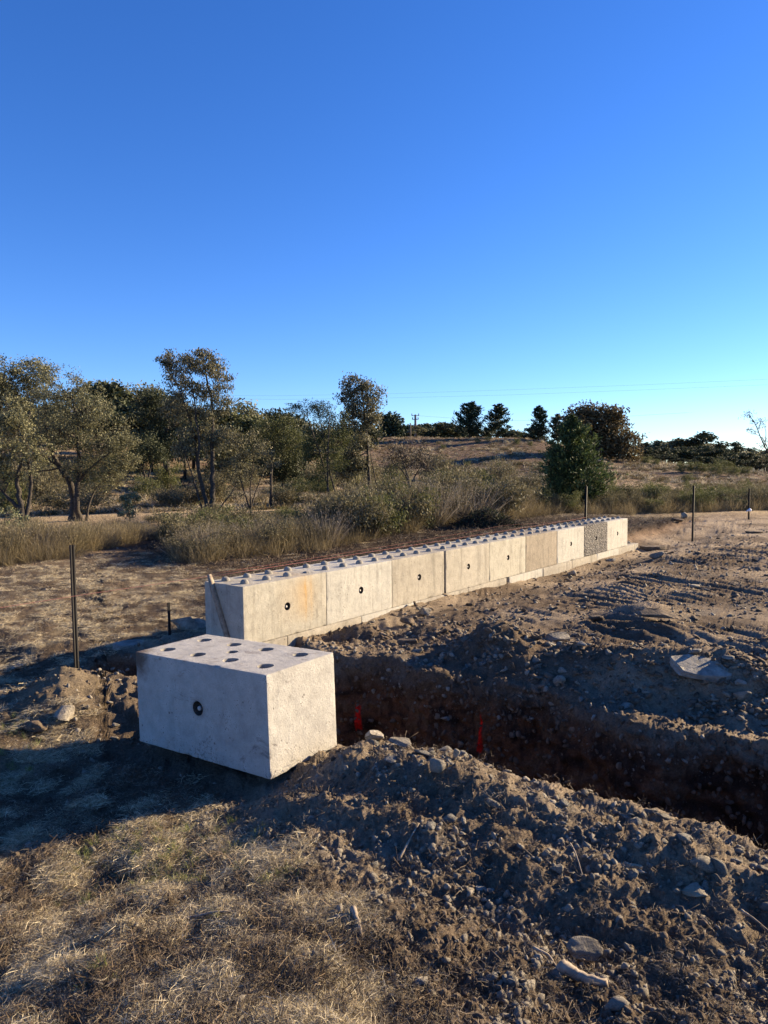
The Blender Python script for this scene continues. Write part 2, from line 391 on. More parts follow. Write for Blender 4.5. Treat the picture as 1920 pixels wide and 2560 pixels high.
class Geo:
    """collects tubes and leaves"""
    def __init__(s): s.V = []; s.F3 = []; s.F4 = []; s.n = 0
    def tube(s, pts, rad, k=5):
        pts = np.asarray(pts, float); m = len(pts)
        rad = np.broadcast_to(np.asarray(rad, float), (m,))
        t = np.gradient(pts, axis=0); t /= np.linalg.norm(t, axis=1)[:, None]+1e-9
        ref = np.array([0.31, 0.95, 0.05]) if abs(t[:, 2]).mean() > 0.5 else np.array([0.05, 0.1, 1.0])
        n1 = np.cross(t, ref); n1 /= np.linalg.norm(n1, axis=1)[:, None]+1e-9; n2 = np.cross(t, n1)
        an = np.arange(k)/k*2*np.pi
        ring = pts[:, None]+rad[:, None, None]*(np.cos(an)[None, :, None]*n1[:, None]+np.sin(an)[None, :, None]*n2[:, None])
        s.V.append(ring.reshape(-1, 3))
        i = np.arange(m-1)[:, None]*k; j = np.arange(k)[None]; j2 = (j+1) % k
        s.F4.append(np.stack([i+j, i+j2, i+k+j2, i+k+j], -1).reshape(-1, 4)+s.n)
        if k > 2:
            c = len(s.V[-1])
            s.V.append(np.array([pts[0], pts[-1]]))
            jj = np.arange(k)
            s.F3.append(np.stack([np.full(k, c), (jj+1) % k, jj], -1)+s.n)
            s.F3.append(np.stack([np.full(k, c+1), (m-1)*k+jj, (m-1)*k+(jj+1) % k], -1)+s.n)
            s.n += 2
        s.n += m*k
    def mesh(s, name, material, smooth=True):
        F = []
        if s.F4: F.append(np.concatenate(s.F4))
        if s.F3: F.append(np.concatenate(s.F3))
        return mesh_np(name, np.concatenate(s.V), F, material, smooth=smooth)
def leaf_mesh(name, C, L, Wd, D, rng, material, vals=None, side=None):
    """diamond leaves: centres C, length L, width Wd, direction D"""
    n = len(C)
    D = D/(np.linalg.norm(D, axis=1)[:, None]+1e-9)
    S = rng.normal(size=(n, 3)) if side is None else side
    S = S-(S*D).sum(1)[:, None]*D; S /= np.linalg.norm(S, axis=1)[:, None]+1e-9
    L = np.broadcast_to(L, (n,))[:, None]; Wd = np.broadcast_to(Wd, (n,))[:, None]
    V = np.stack([C-D*L*0.5, C+S*Wd*0.5-D*L*0.08, C+D*L*0.5, C-S*Wd*0.5-D*L*0.08], 1).reshape(-1, 3)
    F = np.arange(n*4).reshape(n, 4)
    v = rng.random(n) if vals is None else vals
    return mesh_np(name, V, F, material, attrs={'v': ('FLOAT', 'FACE', v)})
def blade_mesh(name, base, tip, bend, w, rng, material, vals=None):
    """thin grass blades: base -> tip with a bent middle, 2 quads wide at base to a point"""
    n = len(base)
    mid = (base+tip)/2+bend
    D = tip-base; S = np.cross(D, rng.normal(size=(n, 3))); S /= np.linalg.norm(S, axis=1)[:, None]+1e-9
    w = np.broadcast_to(w, (n,))[:, None]
    V = np.stack([base-S*w*.5, base+S*w*.5, mid+S*w*.4, mid-S*w*.4, tip], 1).reshape(-1, 3)
    i = np.arange(n)*5
    F4 = np.stack([i, i+1, i+2, i+3], -1); F3 = np.stack([i+3, i+2, i+4], -1)
    v = rng.random(n) if vals is None else vals
    return mesh_np(name, V, [F4, F3], material, attrs={'v': ('FLOAT', 'FACE', np.concatenate([v, v]))})

# ------------------------------------------------------------------ ground sheet
def build_ground():
    fine = np.linspace(R(-33), R(33), 840)
    g1 = np.concatenate([R(33)+np.cumsum(np.geomspace(R(0.12), R(9), 34))])
    g1 = g1[g1 < math.pi-0.01]
    az = np.concatenate([-g1[::-1], fine, g1, [math.pi]])
    nc = len(az)
    rf = np.concatenate([np.linspace(0.15, 1.5, 8), np.exp(np.linspace(math.log(1.55), math.log(60), 1500)), np.exp(np.linspace(math.log(62), math.log(260), 160)), [400, 900, 2500, 9000]])
    RR = np.broadcast_to(rf[None], (nc, len(rf)))
    X = RR*np.sin(az)[:, None]; Y = RR*np.cos(az)[:, None]
    Z = ground_base(X.ravel(), Y.ravel()).reshape(X.shape)
    dr = np.diff(RR, axis=1); dz = np.diff(Z, axis=1); rm = 0.5*(RR[:, 1:]+RR[:, :-1])
    met = np.sqrt((1.7*dr/rm**2*(rm > 1.5))**2+(0.9*dz/rm*(rm < 150))**2+(0.13*dr/rm)**2+(0.0*dr)**2)
    cum = np.concatenate([np.zeros((nc, 1)), np.cumsum(met, axis=1)], 1)
    nr = 860
    rr = np.empty((nc, nr))
    for i in range(nc):
        rr[i] = np.interp(np.linspace(0, cum[i, -1], nr), cum[i], rf)
    X = rr*np.sin(az)[:, None]; Y = rr*np.cos(az)[:, None]
    xf, yf = X.ravel(), Y.ravel()
    Z = ground_base(xf, yf).reshape(X.shape)
    P = np.stack([X, Y, Z], -1)
    du = np.gradient(P, axis=0); dv = np.gradient(P, axis=1)
    N = np.cross(dv, du); N /= np.linalg.norm(N, axis=-1)[..., None]+1e-12
    N *= np.sign(N[..., 2:3]+1e-9)
    Pf = P.reshape(-1, 3); Nf = N.reshape(-1, 3); r = np.hypot(xf, yf)
    a, b = to_ab(xf, yf)
    d = clods(Pf, Nf, r, a, b)
    Pf = Pf+Nf*d[:, None]
    # ---- colour by what lies on the ground, plus painted sunlit patches
    z = Pf[:, 2]
    soil = np.array([0.165, 0.122, 0.085]); soil2 = np.array([0.37, 0.29, 0.205]); clay = np.array([0.23, 0.115, 0.062]); top = np.array([0.035, 0.026, 0.021])
    hay = np.array([0.42, 0.345, 0.23]); mulch = np.array([0.045, 0.030, 0.022]); grey = np.array([0.22, 0.19, 0.155]); heath = np.array([0.12, 0.080, 0.055]); red = np.array([0.21, 0.115, 0.075])
    n_a = fb(xf, yf, None, 1.3, 3, off=60.); n_b = fb(xf, yf, None, 0.35, 3, off=70.); n_c = fb(xf, yf, None, 0.12, 2, off=75.)
    C = soil[None]*(1-ss(-0.4, 0.5, n_a)[:, None])+soil2[None]*ss(-0.4, 0.5, n_a)[:, None]
    def put(c, m):
        nonlocal C
        m = np.clip(m, 0, 1)[:, None]; C = C*(1-m)+c[None]*m
    put(grey, 0.7*ss(0.1, 0.6, n_b)*ss(1.0, 2.0, a)*(b > -3.5))
    Mx = masks(xf, yf, n_a, n_b)
    put(np.array([0.115, 0.085, 0.059]), Mx['nearleft']*0.9)
    tx, ty = hit(350, 1162, -0.1); put(np.array([0.36, 0.22, 0.14]), np.exp(-(((xf-tx)/1.4)**2+((yf-ty)/1.6)**2))*ss(-0.5, 0.3, n_b)); put(np.array([0.27, 0.175, 0.11]), 0.8*gs(a+0.75, 0.35)*ss(11, 12, b)*ss(19, 17, b))  # sunlight painted as brighter orange earth: track spot and cut bank
    put(hay*0.8, Mx['hay']*ss(-0.05, 0.4, n_b+n_a*0.4)*0.55)
    put(mulch, Mx['mulch'])
    put(np.array([0.25, 0.195, 0.13]), 1.2*np.exp(-(((a+0.1)/0.5)**2+((b+1.8)/0.40)**2)))
    # far ground
    put(hay*np.array([0.9, 0.82, 0.75]), ss(24, 30, r))
    hillm = ss(-0.02, 0.03, np.arctan2(xf, yf)+0.02)*ss(50, 60, r)
    n_f = fb(xf, yf, None, 5., 4, off=80.); n_g = fb(xf*0.35, yf*1.0, None, 1.6, 3, off=85.)
    put(heath, hillm*0.95)
    put(red, ss(44, 56, r)*(1-hillm)*ss(-0.2, 0.4, n_f)*0.7)
    put(np.array([0.06, 0.048, 0.030]), ss(40, 50, r)*ss(0.1, 0.5, n_g)*0.75)
    put(np.array([0.26, 0.19, 0.115]), ss(40, 50, r)*ss(0.15, 0.6, -n_g)*0.5)
    put(np.array([0.05, 0.05, 0.03]), ss(130, 200, r))
    # trench walls: topsoil over red clay
    wallm = ss(-0.10, -0.22, z)*(a > -1.2)*(b < 1.3)*(b > -1.6)*(r < 14)
    put(clay*(0.85+0.0), wallm)
    n_w = fb(xf*1.0, yf*1.0, z*2.6, 0.30, 3, off=95.); n_v = fb(xf, yf, z*0.35, 0.07, 2, off=97.)
    put(top*1.5, wallm*ss(0.0, 0.5, n_w+0.45*ss(3.0, 4.2, a)-0.05)*0.85)
    put(np.array([0.20, 0.135, 0.085]), wallm*ss(0.1, 0.5, -n_w)*0.7)
    put(np.array([0.05, 0.032, 0.024]), wallm*ss(0.15, 0.5, n_v)*0.6)
    put(np.array([0.12, 0.088, 0.062]), wallm*ss(-0.30, -0.12, z)*0.7)
    # red survey paint sprayed on the trench side
    for (xd, y1, y2, w) in ((765, 1522, 1575, 9.0), (1027, 1543, 1626, 5.0)):
        # strip straight down the far trench wall
        for yy, ww in ((0.5*(y1+y2), w),):
            rr_ = ray(xd, y1); 
            az0 = math.atan2(ray(xd, yy)[0], ray(xd, yy)[1])
            azs = np.arctan2(xf, yf)
            e1 = ray(xd, y1)[2]/ray(xd, y1)[1]; e2 = ray(xd, y2)[2]/ray(xd, y2)[1]
            ev = (z-CAMZ)/np.maximum(yf, 0.1)
            half = 0.85*ww/1550*(1.0+1.1*n_c)
            mk = ss(half, half*0.6, np.abs(azs-az0+0.0012*n_b))*(ev < e1)*(ev > e2)*(b > -1.15)*(b < 0.9)*(r < 9)
            put(np.array([0.90, 0.03, 0.02]), mk*ss(-0.55, -0.2, n_c+0.35*n_b))
    idx = np.arange(nc*nr).reshape(nc, nr)
    q = np.stack([idx[:-1, :-1], idx[:-1, 1:], idx[1:, 1:], idx[1:, :-1]], -1).reshape(-1, 4)
    q2 = np.stack([idx[-1, :-1], idx[-1, 1:], idx[0, 1:], idx[0, :-1]], -1).reshape(-1, 4)
    cpt = len(Pf)
    Pall = np.concatenate([Pf, [[0, 0, float(ground_base(np.array([0.0]), np.array([0.0]))[0])]]])
    f3 = np.stack([np.full(nc, cpt), idx[:, 0], np.roll(idx[:, 0], -1)], -1)
    Ca = np.concatenate([C, C[:1]]); Ca = np.concatenate([Ca, np.ones((len(Ca), 1))], 1)
    me = mesh_np('ground', Pall, [np.concatenate([q, q2]), f3], M_ground, attrs={'tint': ('FLOAT_COLOR', 'POINT', Ca)}, smooth=True)
    g = obj('ground', me); tag(g, kind='structure')
    Nv = N.reshape(-1, 3)
    return Pf, Nv, r, a, b, n_a, n_b, Mx
def masks(x, y, n_a, n_b):
    a, b = to_ab(x, y); r = np.hypot(x, y)
    w = 0.35*n_a+0.2*n_b
    nearhay = ss(3.5, 2.7, a+0.35*(b+2.4)*0+w+0.25*(b+3.5)*0)*ss(-1.35, -1.75, b+w*0.4)
    nearhay = np.clip(ss(0.35, -0.25, a-(2.62+1.55*(-2.05-b).clip(0, 1.6))+w*0.9)*ss(-2.0, -2.5, b+w*0.4-0.4*ss(1.2, 0.2, a)), 0, 1)
    left = ss(-0.75, -1.3, a+w*0.5)*ss(-9.5, -8.0, a)
    mulch = ss(-3.3, -2.2, a+w)*ss(-0.5, -0.8, a)*ss(1.0, 2.5, b+w)+ss(2.0, 4.5, b+w+0.2*(a+3))*ss(-0.6, -1.0, a)*0.9
    mulch = np.clip(mulch, 0, 1)*ss(26, 22, r)
    bare = np.exp(-(((a+0.15)/0.55)**2+((b+1.75)/0.42)**2))+np.exp(-(((a-0.4)/0.8)**2+((b+1.35)/0.35)**2))
    hay = np.clip(np.maximum(nearhay, left*(1-mulch)), 0, 1)*ss(30, 26, r)*(1-np.clip(bare*1.5, 0, 1))
    return dict(hay=hay, nearhay=nearhay, mulch=mulch, left=left, nearleft=np.clip(nearhay+left, 0, 1))
GP, GN, GR, GA, GB, GNA, GNB, GM = build_ground()

# ------------------------------------------------------------------ concrete blocks
def lines(L, cs, s, k, res, e=0.007):
    pts = [0, e, L-e, L]
    for c in cs: pts += list(np.linspace(c-s, c+s, k+1))
    pts = sorted(set(np.round(pts, 5)))
    out = [pts[0]]
    for p in pts[1:]:
        g = p-out[-1]; n = max(1, int(math.ceil(g/res-0.01)))
        q = out[-1]
        out += [q+g*(i+1)/n for i in range(n)]
    return np.array(out)
def block_body(L, W, H, holes, res, seed, chip=0.010, rough=0.0):
    """holes: dict face -> (centres, radius); faces are x0 x1 y0 y1 z0 z1. Returns V, F lists"""
    V = []; F3 = []; F4 = []; off = 0
    faces = {'y0': ((0,0,0),(1,0,0),(0,0,1),L,H), 'y1': ((L,W,0),(-1,0,0),(0,0,1),L,H), 'x0': ((0,W,0),(0,-1,0),(0,0,1),W,H),
             'x1': ((L,0,0),(0,1,0),(0,0,1),W,H), 'z1': ((0,0,H),(1,0,0),(0,1,0),L,W), 'z0': ((0,W,0),(1,0,0),(0,-1,0),L,W)}
    frames = {}
    for nm, (o, U, Vv, A, B) in faces.items():
        o = np.array(o, float); U = np.array(U, float); Vv = np.array(Vv, float); frames[nm] = (o, U, Vv)
        cs, rad = holes.get(nm, ([], 0)); k = 6; s = rad*1.35
        lu = lines(A, sorted(set(c[0] for c in cs)), s, k, res); lv = lines(B, sorted(set(c[1] for c in cs)), s, k, res)
        nu, nv = len(lu), len(lv)
        G = o+lu[:, None, None]*U+lv[None, :, None]*Vv
        V.append(G.reshape(-1, 3)); idx = np.arange(nu*nv).reshape(nu, nv)+off
        keep = np.ones((nu-1, nv-1), bool)
        extra = []; base = off+nu*nv
        for c in cs:
            i0 = int(np.argmin(abs(lu-(c[0]-s)))); j0 = int(np.argmin(abs(lv-(c[1]-s))))
            i1 = int(np.argmin(abs(lu-(c[0]+s)))); j1 = int(np.argmin(abs(lv-(c[1]+s))))
            keep[i0:i1, j0:j1] = False
            ring = [(i, j0) for i in range(i0, i1)]+[(i1, j) for j in range(j0, j1)]+[(i, j1) for i in range(i1, i0, -1)]+[(i0, j) for j in range(j1, j0, -1)]
            rr = c[2] if len(c) > 2 else rad
            st = base+len(extra)
            for (i, j) in ring:
                an = math.atan2(lv[j]-c[1], lu[i]-c[0])
                extra.append(o+(c[0]+rr*math.cos(an))*U+(c[1]+rr*math.sin(an))*Vv)
            n = len(ring)
            for q in range(n):
                q2 = (q+1) % n
                F4.append(np.array([[idx[ring[q]], idx[ring[q2]], st+q2, st+q]]))
        q = np.stack([idx[:-1, :-1], idx[1:, :-1], idx[1:, 1:], idx[:-1, 1:]], -1)[keep]
        F4.append(q.reshape(-1, 4))
        if extra: V.append(np.array(extra))
        off += nu*nv+len(extra)
    V = np.concatenate(V)
    # worn edges and chips
    so_ = seed*7.77
    nz = pn(V[:, 0]*9+so_, V[:, 1]*9+3, V[:, 2]*9+so_); nz2 = pn(V[:, 0]*31+so_, V[:, 1]*31, V[:, 2]*31+5)
    amt = 0.0008+chip*np.clip(nz-0.38, 0, 1)*1.8+0.0035*np.clip(nz2-0.15, 0, 1)
    D = np.zeros_like(V)
    dims = (L, W, H)
    on = [(np.minimum(V[:, i], dims[i]-V[:, i]) < 1e-4) for i in range(3)]
    cnt = sum(o_.astype(int) for o_ in on)
    for i in range(3):
        sgn = np.where(V[:, i] < dims[i]/2, 1.0, -1.0)
        D[:, i] += sgn*amt*on[i]*(cnt >= 2)
    wav = 0.0012*pn(V[:, 0]*3+so_, V[:, 1]*3, V[:, 2]*3+so_)+0.0005*nz2
    if rough: wav = wav+rough*np.abs(pn(V[:, 0]*22+so_, V[:, 1]*22, V[:, 2]*9))-rough*0.4
    for i in range(3):
        sgn = np.where(V[:, i] < dims[i]/2, 1.0, -1.0); D[:, i] += sgn*wav*on[i]*(cnt == 1)
    return V+D, F4, frames
def recess(frame, c, r, depth, k=24, cup=True):
    o, U, Vv = frame; N = np.cross(U, Vv)
    prof = [(1.0, -0.0005), (0.99, depth*0.35), (0.93, depth*0.7), (0.75, depth*0.95), (0.4, depth)] if cup else [(1.0, -0.0005), (0.97, depth*0.5), (0.94, depth), (0.5, depth)]
    an = np.arange(k)/k*2*np.pi; V = []
    for (q, d) in prof:
        V.append(o+(c[0]+r*q*np.cos(an))[:, None]*U+(c[1]+r*q*np.sin(an))[:, None]*Vv-d*N)
    V = np.concatenate(V+[[o+c[0]*U+c[1]*Vv-depth*N]])
    m = len(prof); i = np.arange(m-1)[:, None]*k; j = np.arange(k)[None]; j2 = (j+1) % k
    F4 = np.stack([i+j, i+j2, i+k+j2, i+k+j], -1).reshape(-1, 4)
    jj = np.arange(k); F3 = np.stack([(m-1)*k+jj, (m-1)*k+(jj+1) % k, np.full(k, m*k)], -1)
    return V, [F4, F3]
def pin_mesh(frame, c, r, depth, mt):
    """the small cast-in steel anchor standing in the lifting recess"""
    g = Geo(); o, U, Vv = frame; N = np.cross(U, Vv); p = o+(c[0]-0.004)*U+(c[1]-0.004)*Vv
    g.tube([p-N*depth, p-N*(depth*0.42)], r*0.20, 10); g.tube([p-N*(depth*0.42), p-N*(depth*0.18)], [r*0.36, r*0.30], 10)
    return g.mesh('lifting_pin', mt)
def stud_mesh(seed, broken=False):
    k = 14; prof = [(0.045, -0.004), (0.043, 0.012), (0.040, 0.023), (0.034, 0.033), (0.022, 0.040), (0.008, 0.043)]
    if broken: prof = [(0.042, -0.004), (0.036, 0.008), (0.026, 0.012), (0.012, 0.020)]
    an = np.arange(k)/k*2*np.pi; V = []
    for r, z in prof:
        V.append(np.stack([r*np.cos(an), r*np.sin(an), np.full(k, z)], 1))
    V = np.concatenate(V+[[[0, 0, prof[-1][1]+0.001]]])
    V += (np.stack([pn(V[:, 0]*30+seed*5, V[:, 1]*30, V[:, 2]*30+q*9) for q in range(3)], 1))*(0.010 if broken else 0.005)
    m = len(prof); i = np.arange(m-1)[:, None]*k; j = np.arange(k)[None]; j2 = (j+1) % k
    F4 = np.stack([i+j, i+j2, i+k+j2, i+k+j], -1).reshape(-1, 4)
    jj = np.arange(k); F3 = np.stack([(m-1)*k+jj, (m-1)*k+(jj+1) % k, np.full(k, m*k)], -1)
    return V, [F4, F3]
c_cream = concrete('cream cast concrete', (0.40, 0.365, 0.29), (0.50, 0.46, 0.37), 0.3, 0.15, seed=1)
c_pale = concrete('pale cast concrete', (0.44, 0.415, 0.355), (0.54, 0.51, 0.43), 0.4, 0.15, seed=2)
c_sand = concrete('sandy cast concrete', (0.37, 0.33, 0.26), (0.47, 0.42, 0.33), 0.6, 0.3, seed=3)
c_brown = concrete('brownish cast concrete', (0.27, 0.225, 0.165), (0.38, 0.32, 0.24), 0.9, 0.5, seed=4)
c_rough = concrete('rough honeycombed concrete', (0.30, 0.27, 0.24), (0.40, 0.37, 0.32), 1.0, 0.3, rough_face=0.9, seed=5)
c_big = concrete('grey cast concrete', (0.42, 0.395, 0.35), (0.52, 0.49, 0.43), 0.35, 0.8, seed=6, streak=0.25)
c_sock = concrete('shade darkened socket concrete', (0.27, 0.255, 0.23), (0.37, 0.345, 0.305), 0.5, 0.6, seed=9)  # darker than the block, so shade inside the sockets is painted in
c_foot = concrete('earth stained concrete', (0.34, 0.30, 0.24), (0.44, 0.40, 0.32), 0.7, 0.5, seed=7)
c_stud = concrete('grainy stud concrete', (0.24, 0.22, 0.185), (0.36, 0.33, 0.28), 1.0, 0.3, seed=8)
# a rust streak down the first block's face
def add_rust(m):
    nt = m.node_tree; T = NT(nt); b = nt.nodes['Principled BSDF']; src = b.inputs['Base Color'].links[0].from_socket
    g = T.n('ShaderNodeNewGeometry'); co = T.coord(); sx = T.n('ShaderNodeSeparateXYZ'); T.l(co, sx.inputs[0])
    wv = T.n('ShaderNodeMapping'); T.l(co, wv.inputs[0]); wv.inputs['Scale'].default_value = (6, 6, 2.2)
    nz = T.math('MULTIPLY', T.math('SUBTRACT', T.noise(wv.outputs[0], 3, 4, 0.7), 0.5), 0.10)
    x = T.math('ADD', sx.outputs[0], nz)
    for cx, wd, st in ((0.87, 0.016, 0.8), (0.80, 0.10, 0.45), (0.955, 0.012, 0.5)):
        d = T.math('ABSOLUTE', T.math('SUBTRACT', x, cx)); f = T.ramp(T.math('DIVIDE', d, wd*4), [(0.0, 1.0), (0.25, 0.45), (1.0, 0.0)])
        zf = T.ramp(T.math('DIVIDE', sx.outputs[2], 0.6), [(0.12, 0.0), (0.45, 0.8), (0.8, 1.0), (0.97, 0.4)])
        src = T.mix(T.math('MULTIPLY', T.math('MULTIPLY', f, zf), st), src, (0.46, 0.27, 0.08))
    # a few hairline scratches
    w2 = T.n('ShaderNodeTexNoise', Scale=2.0, Detail=3.0, Distortion=1.5); T.l(co, w2.inputs[0])
    ln = T.math('LESS_THAN', T.math('ABSOLUTE', T.math('SUBTRACT', w2.outputs['Fac'], 0.5)), 0.0016)
    src = T.mix(T.math('MULTIPLY', ln, 0.55), src, (0.16, 0.12, 0.09))
    T.l(src, b.inputs['Base Color'])
add_rust(c_cream)
def add_grime(m):
    nt = m.node_tree; T = NT(nt); b = nt.nodes['Principled BSDF']; src = b.inputs['Base Color'].links[0].from_socket
    co = T.coord(); sx = T.n('ShaderNodeSeparateXYZ'); T.l(co, sx.inputs[0])
    n1 = T.noise(co, 9, 6, 0.75, 0.6); n2 = T.noise(co, 46, 4, 0.7); n3 = T.noise(co, 2.4, 3, 0.5)
    # earthy corner
    d = T.n('ShaderNodeVectorMath', operation='DISTANCE'); T.l(co, d.inputs[0]); d.inputs[1].default_value = (0.0, 0.0, 0.56)
    f = T.ramp(T.math('ADD', d.outputs['Value'], T.math('MULTIPLY', T.math('SUBTRACT', n1, 0.5), 0.35)), [(0.03, 1.0), (0.10, 0.55), (0.17, 0.0)])
    src = T.mix(T.math('MULTIPLY', f, 0.85), src, (0.09, 0.055, 0.035))
    # dark flecks in clusters and along the bottom
    zb = T.ramp(sx.outputs[2], [(0.0, 0.16), (0.16, 0.0)])
    fl = T.math('GREATER_THAN', T.math('ADD', T.math('ADD', n2, T.math('MULTIPLY', T.math('SUBTRACT', n3, 0.5), 0.55)), zb), 0.735)
    src = T.mix(T.math('MULTIPLY', fl, 0.55), src, (0.10, 0.085, 0.08))
    # earth crumbs lying on the top near its edges
    up_ = T.ramp(sx.outputs[2], [(0.588, 0.0), (0.596, 1.0)]); n4 = T.noise(co, 5, 7, 0.8, 0.8)
    src = T.mix(T.math('MULTIPLY', T.math('MULTIPLY', up_, T.ramp(n4, [(0.56, 0.0), (0.66, 0.8)])), 0.8), src, (0.17, 0.135, 0.11))
    # brown ring around the lifting recess
    d2 = T.n('ShaderNodeVectorMath', operation='DISTANCE'); T.l(co, d2.inputs[0]); d2.inputs[1].default_value = (BLH, 0.0, 0.315)
    r2 = T.ramp(T.math('ADD', d2.outputs['Value'], T.math('MULTIPLY', T.math('SUBTRACT', n1, 0.5), 0.06)), [(0.045, 0.7), (0.058, 0.35), (0.085, 0.0)])
    src = T.mix(T.math('MULTIPLY', r2, 0.6), src, (0.19, 0.13, 0.09))
    T.l(src, b.inputs['Base Color'])
BLH = 1.1968/2
add_grime(c_big)
stud_protos = [mesh_np('stud', *stud_mesh(i), c_stud, smooth=True) for i in range(4)]
stud_broken = mesh_np('stud', *stud_mesh(3, True), c_stud, smooth=True)
S_J = [0.0, 1.205, 2.414, 3.607, 4.833, 6.051, 7.259, 8.471, 9.684, 10.888]
Z_TOP = CAMZ-1.1503
rotw = math.atan2(VY, VX)
def wall_block(s0, s1, zb, m, label, hole=True, studs=True, seed=0, rough=0.0, res=0.035, aoff=0.0, tilt=0.0, dz=0.0, group='concrete blocks of the wall'):
    L = s1-s0; W = 0.597; H = 0.6-0.004
    holes = {'y0': ([(L/2, H/2+0.01)], 0.042)} if hole else {}
    V, F, fr = block_body(L, W, H, holes, res, seed, rough=rough)
    x, y = to_xy(aoff, s0)
    e = empty('concrete_block', (x, y, zb+dz), rotw+tilt)
    tag(e, label, 'concrete block', group)
    body = obj('block_body', mesh_np('block_body', V, np.concatenate(F), m), e)
    if hole:
        Vr, Fr = recess(fr['y0'], (L/2, H/2+0.01), 0.0425, 0.060, cup=False)
        rc_ = obj('lifting_recess', mesh_np('lifting_recess', Vr, Fr, M['holedark'], smooth=True), e)
        obj('lifting_pin', pin_mesh(fr['y0'], (L/2, H/2+0.01), 0.042, 0.060, M['steel']), rc_)
    if studs:
        for i in range(4):
            for j, yy in enumerate((0.15, 0.45)):
                bk = (seed == 0 and i == 3 and j == 0)
                s_ = obj('stud', stud_broken if bk else stud_protos[(i*3+j*2+seed) % 4], e, (L*(i+0.5)/4+_rng.uniform(-.004, .004), yy*W/0.6, H), (0, 0, _rng.uniform(0, 6.28)))
                if bk: s_['label'] = 'broken off stud stub'
    return e
def joint(i): return S_J[i]
up = [(c_cream, 'nearest cream wall block with an orange rust streak, timber stake leaning on its end', {}),
      (c_pale, 'pale smooth block second from the near end of the wall, next to the rust-streaked one', {}),
      (c_sand, 'sandy grained block between the smooth pale block and the wide open joint', {}),
      (c_sand, 'cream block just beyond the wide open joint, drip stain below its reddish lifting hole', {}),
      (c_cream.copy(), 'cream block with lifting hole just before the brownish block without a hole', {}),
      (c_brown, 'brownish weathered block in the upper course with no lifting hole in its face', dict(hole=False)),
      (c_pale, 'pale block between the brownish holeless block and the dark rough block', {}),
      (c_rough, 'dark rough honeycombed grey block, second from the far end of the wall', dict(rough=0.010, res=0.022)),
      (c_cream.copy(), 'bright block closing the far end of the upper course', {})]
for i, (m, lab, kw) in enumerate(up):
    if i in (4, 8): m = c_pale if i == 8 else c_sand
    if i == 3: m = concrete('cream concrete with drip', (0.39, 0.35, 0.275), (0.49, 0.44, 0.35), 0.4, 0.3, seed=11)
    if i == 4: m = concrete('light cream concrete', (0.42, 0.385, 0.30), (0.51, 0.47, 0.375), 0.3, 0.15, seed=12)
    gap = {3: 0.035, 4: 0.014, 6: 0.012}.get(i, 0.007)
    wall_block(S_J[i]+gap, S_J[i+1]-0.003, Z_TOP-0.598, m, lab, seed=i, tilt=_rng.uniform(-.0025, .0025), dz=_rng.uniform(-.002, .002),
               aoff=[0, .0, -.004, .003, -.002, 0.0, .002, .004, -.002][i], **kw)
low = [(-0.62, 0.58), (0.590, 1.79), (1.796, 3.0), (3.006, 4.20), (4.206, 5.355), (5.455, 6.65), (6.657, 7.85), (7.862, 9.065), (9.072, 10.285), (10.292, 11.513)]
lowlab = ['lower course block under the near end of the wall, beside the pit', 'lower course block just past the first joint, mound shadow falling across it',
          'lower course block half buried under the pale smooth block', 'lower course block under the sandy block, buried almost to its top', 'lower course block ending at the black gap near the wall middle',
          'lower course block starting after the black gap near the wall middle', 'lower course block under the brownish holeless block', 'lower course block beneath the pale block before the rough one',
          'lower course block beneath the dark rough block', 'lower course block sticking out past the far end of the wall']
for i, (s0, s1) in enumerate(low):
    e = wall_block(s0, s1, Z_TOP-1.1985, [c_foot, c_sand, c_pale][i % 3], lowlab[i], hole=False, studs=False, seed=20+i, aoff=0.012+_rng.uniform(-.004, .008)+(0.02 if i >= 6 else 0), res=0.06, tilt=_rng.uniform(-.002, .002), group='buried lower course blocks')
    if i == 9: obj('stud', stud_protos[1], e, (1.221-0.16, 0.16, 0.596)); obj('stud', stud_protos[2], e, (1.221-0.16, 0.45, 0.596))

# the loose block in front, turned over with its sockets facing up
BL, BW, BH = 1.1968, 0.5991, 0.60
yw, t1, t2 = -0.6133, -0.0027, -0.0295
Rb = Matrix.Rotation(yw, 3, 'Z') @ Matrix.Rotation(t1, 3, 'X') @ Matrix.Rotation(t2, 3, 'Y')
Fp = Vector((-0.6597, 3.9374, CAMZ-1.7597))
org = Fp-Rb @ Vector((BL, 0, 0))
sock = [(BL*(i+0.5)/4, yy*BW/0.6, 0.050) for i in range(4) for yy in (0.145, 0.455)]+[(BL/2, BW/2, 0.038)]
lu_c = [(c[0], c[1], c[2]) for c in sock]
# centre socket overlaps in rows with none of the others, so each gets its own patch of grid
V, F, fr = block_body(BL, BW, BH, {'z1': (lu_c, 0.050), 'y0': ([(BL/2+0.0, BH/2+0.015, 0.045)], 0.05)}, 0.016, 50, chip=0.012)
e = empty('concrete_block', org); e.rotation_euler = Rb.to_euler()
tag(e, 'big loose concrete block in front of the wall, nine round sockets in its top', 'concrete block')
obj('block_body', mesh_np('block_body', V, np.concatenate(F), c_big), e)
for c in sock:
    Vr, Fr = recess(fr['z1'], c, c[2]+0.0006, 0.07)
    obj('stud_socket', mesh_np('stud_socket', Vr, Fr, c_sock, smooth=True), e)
Vr, Fr = recess(fr['y0'], (BL/2, BH/2+0.015), 0.0456, 0.062, cup=True)
rc_ = obj('lifting_recess', mesh_np('lifting_recess', Vr, Fr, M['holedark'], smooth=True), e)
obj('lifting_pin', pin_mesh(fr['y0'], (BL/2, BH/2+0.015), 0.045, 0.062, M['steel']), rc_)

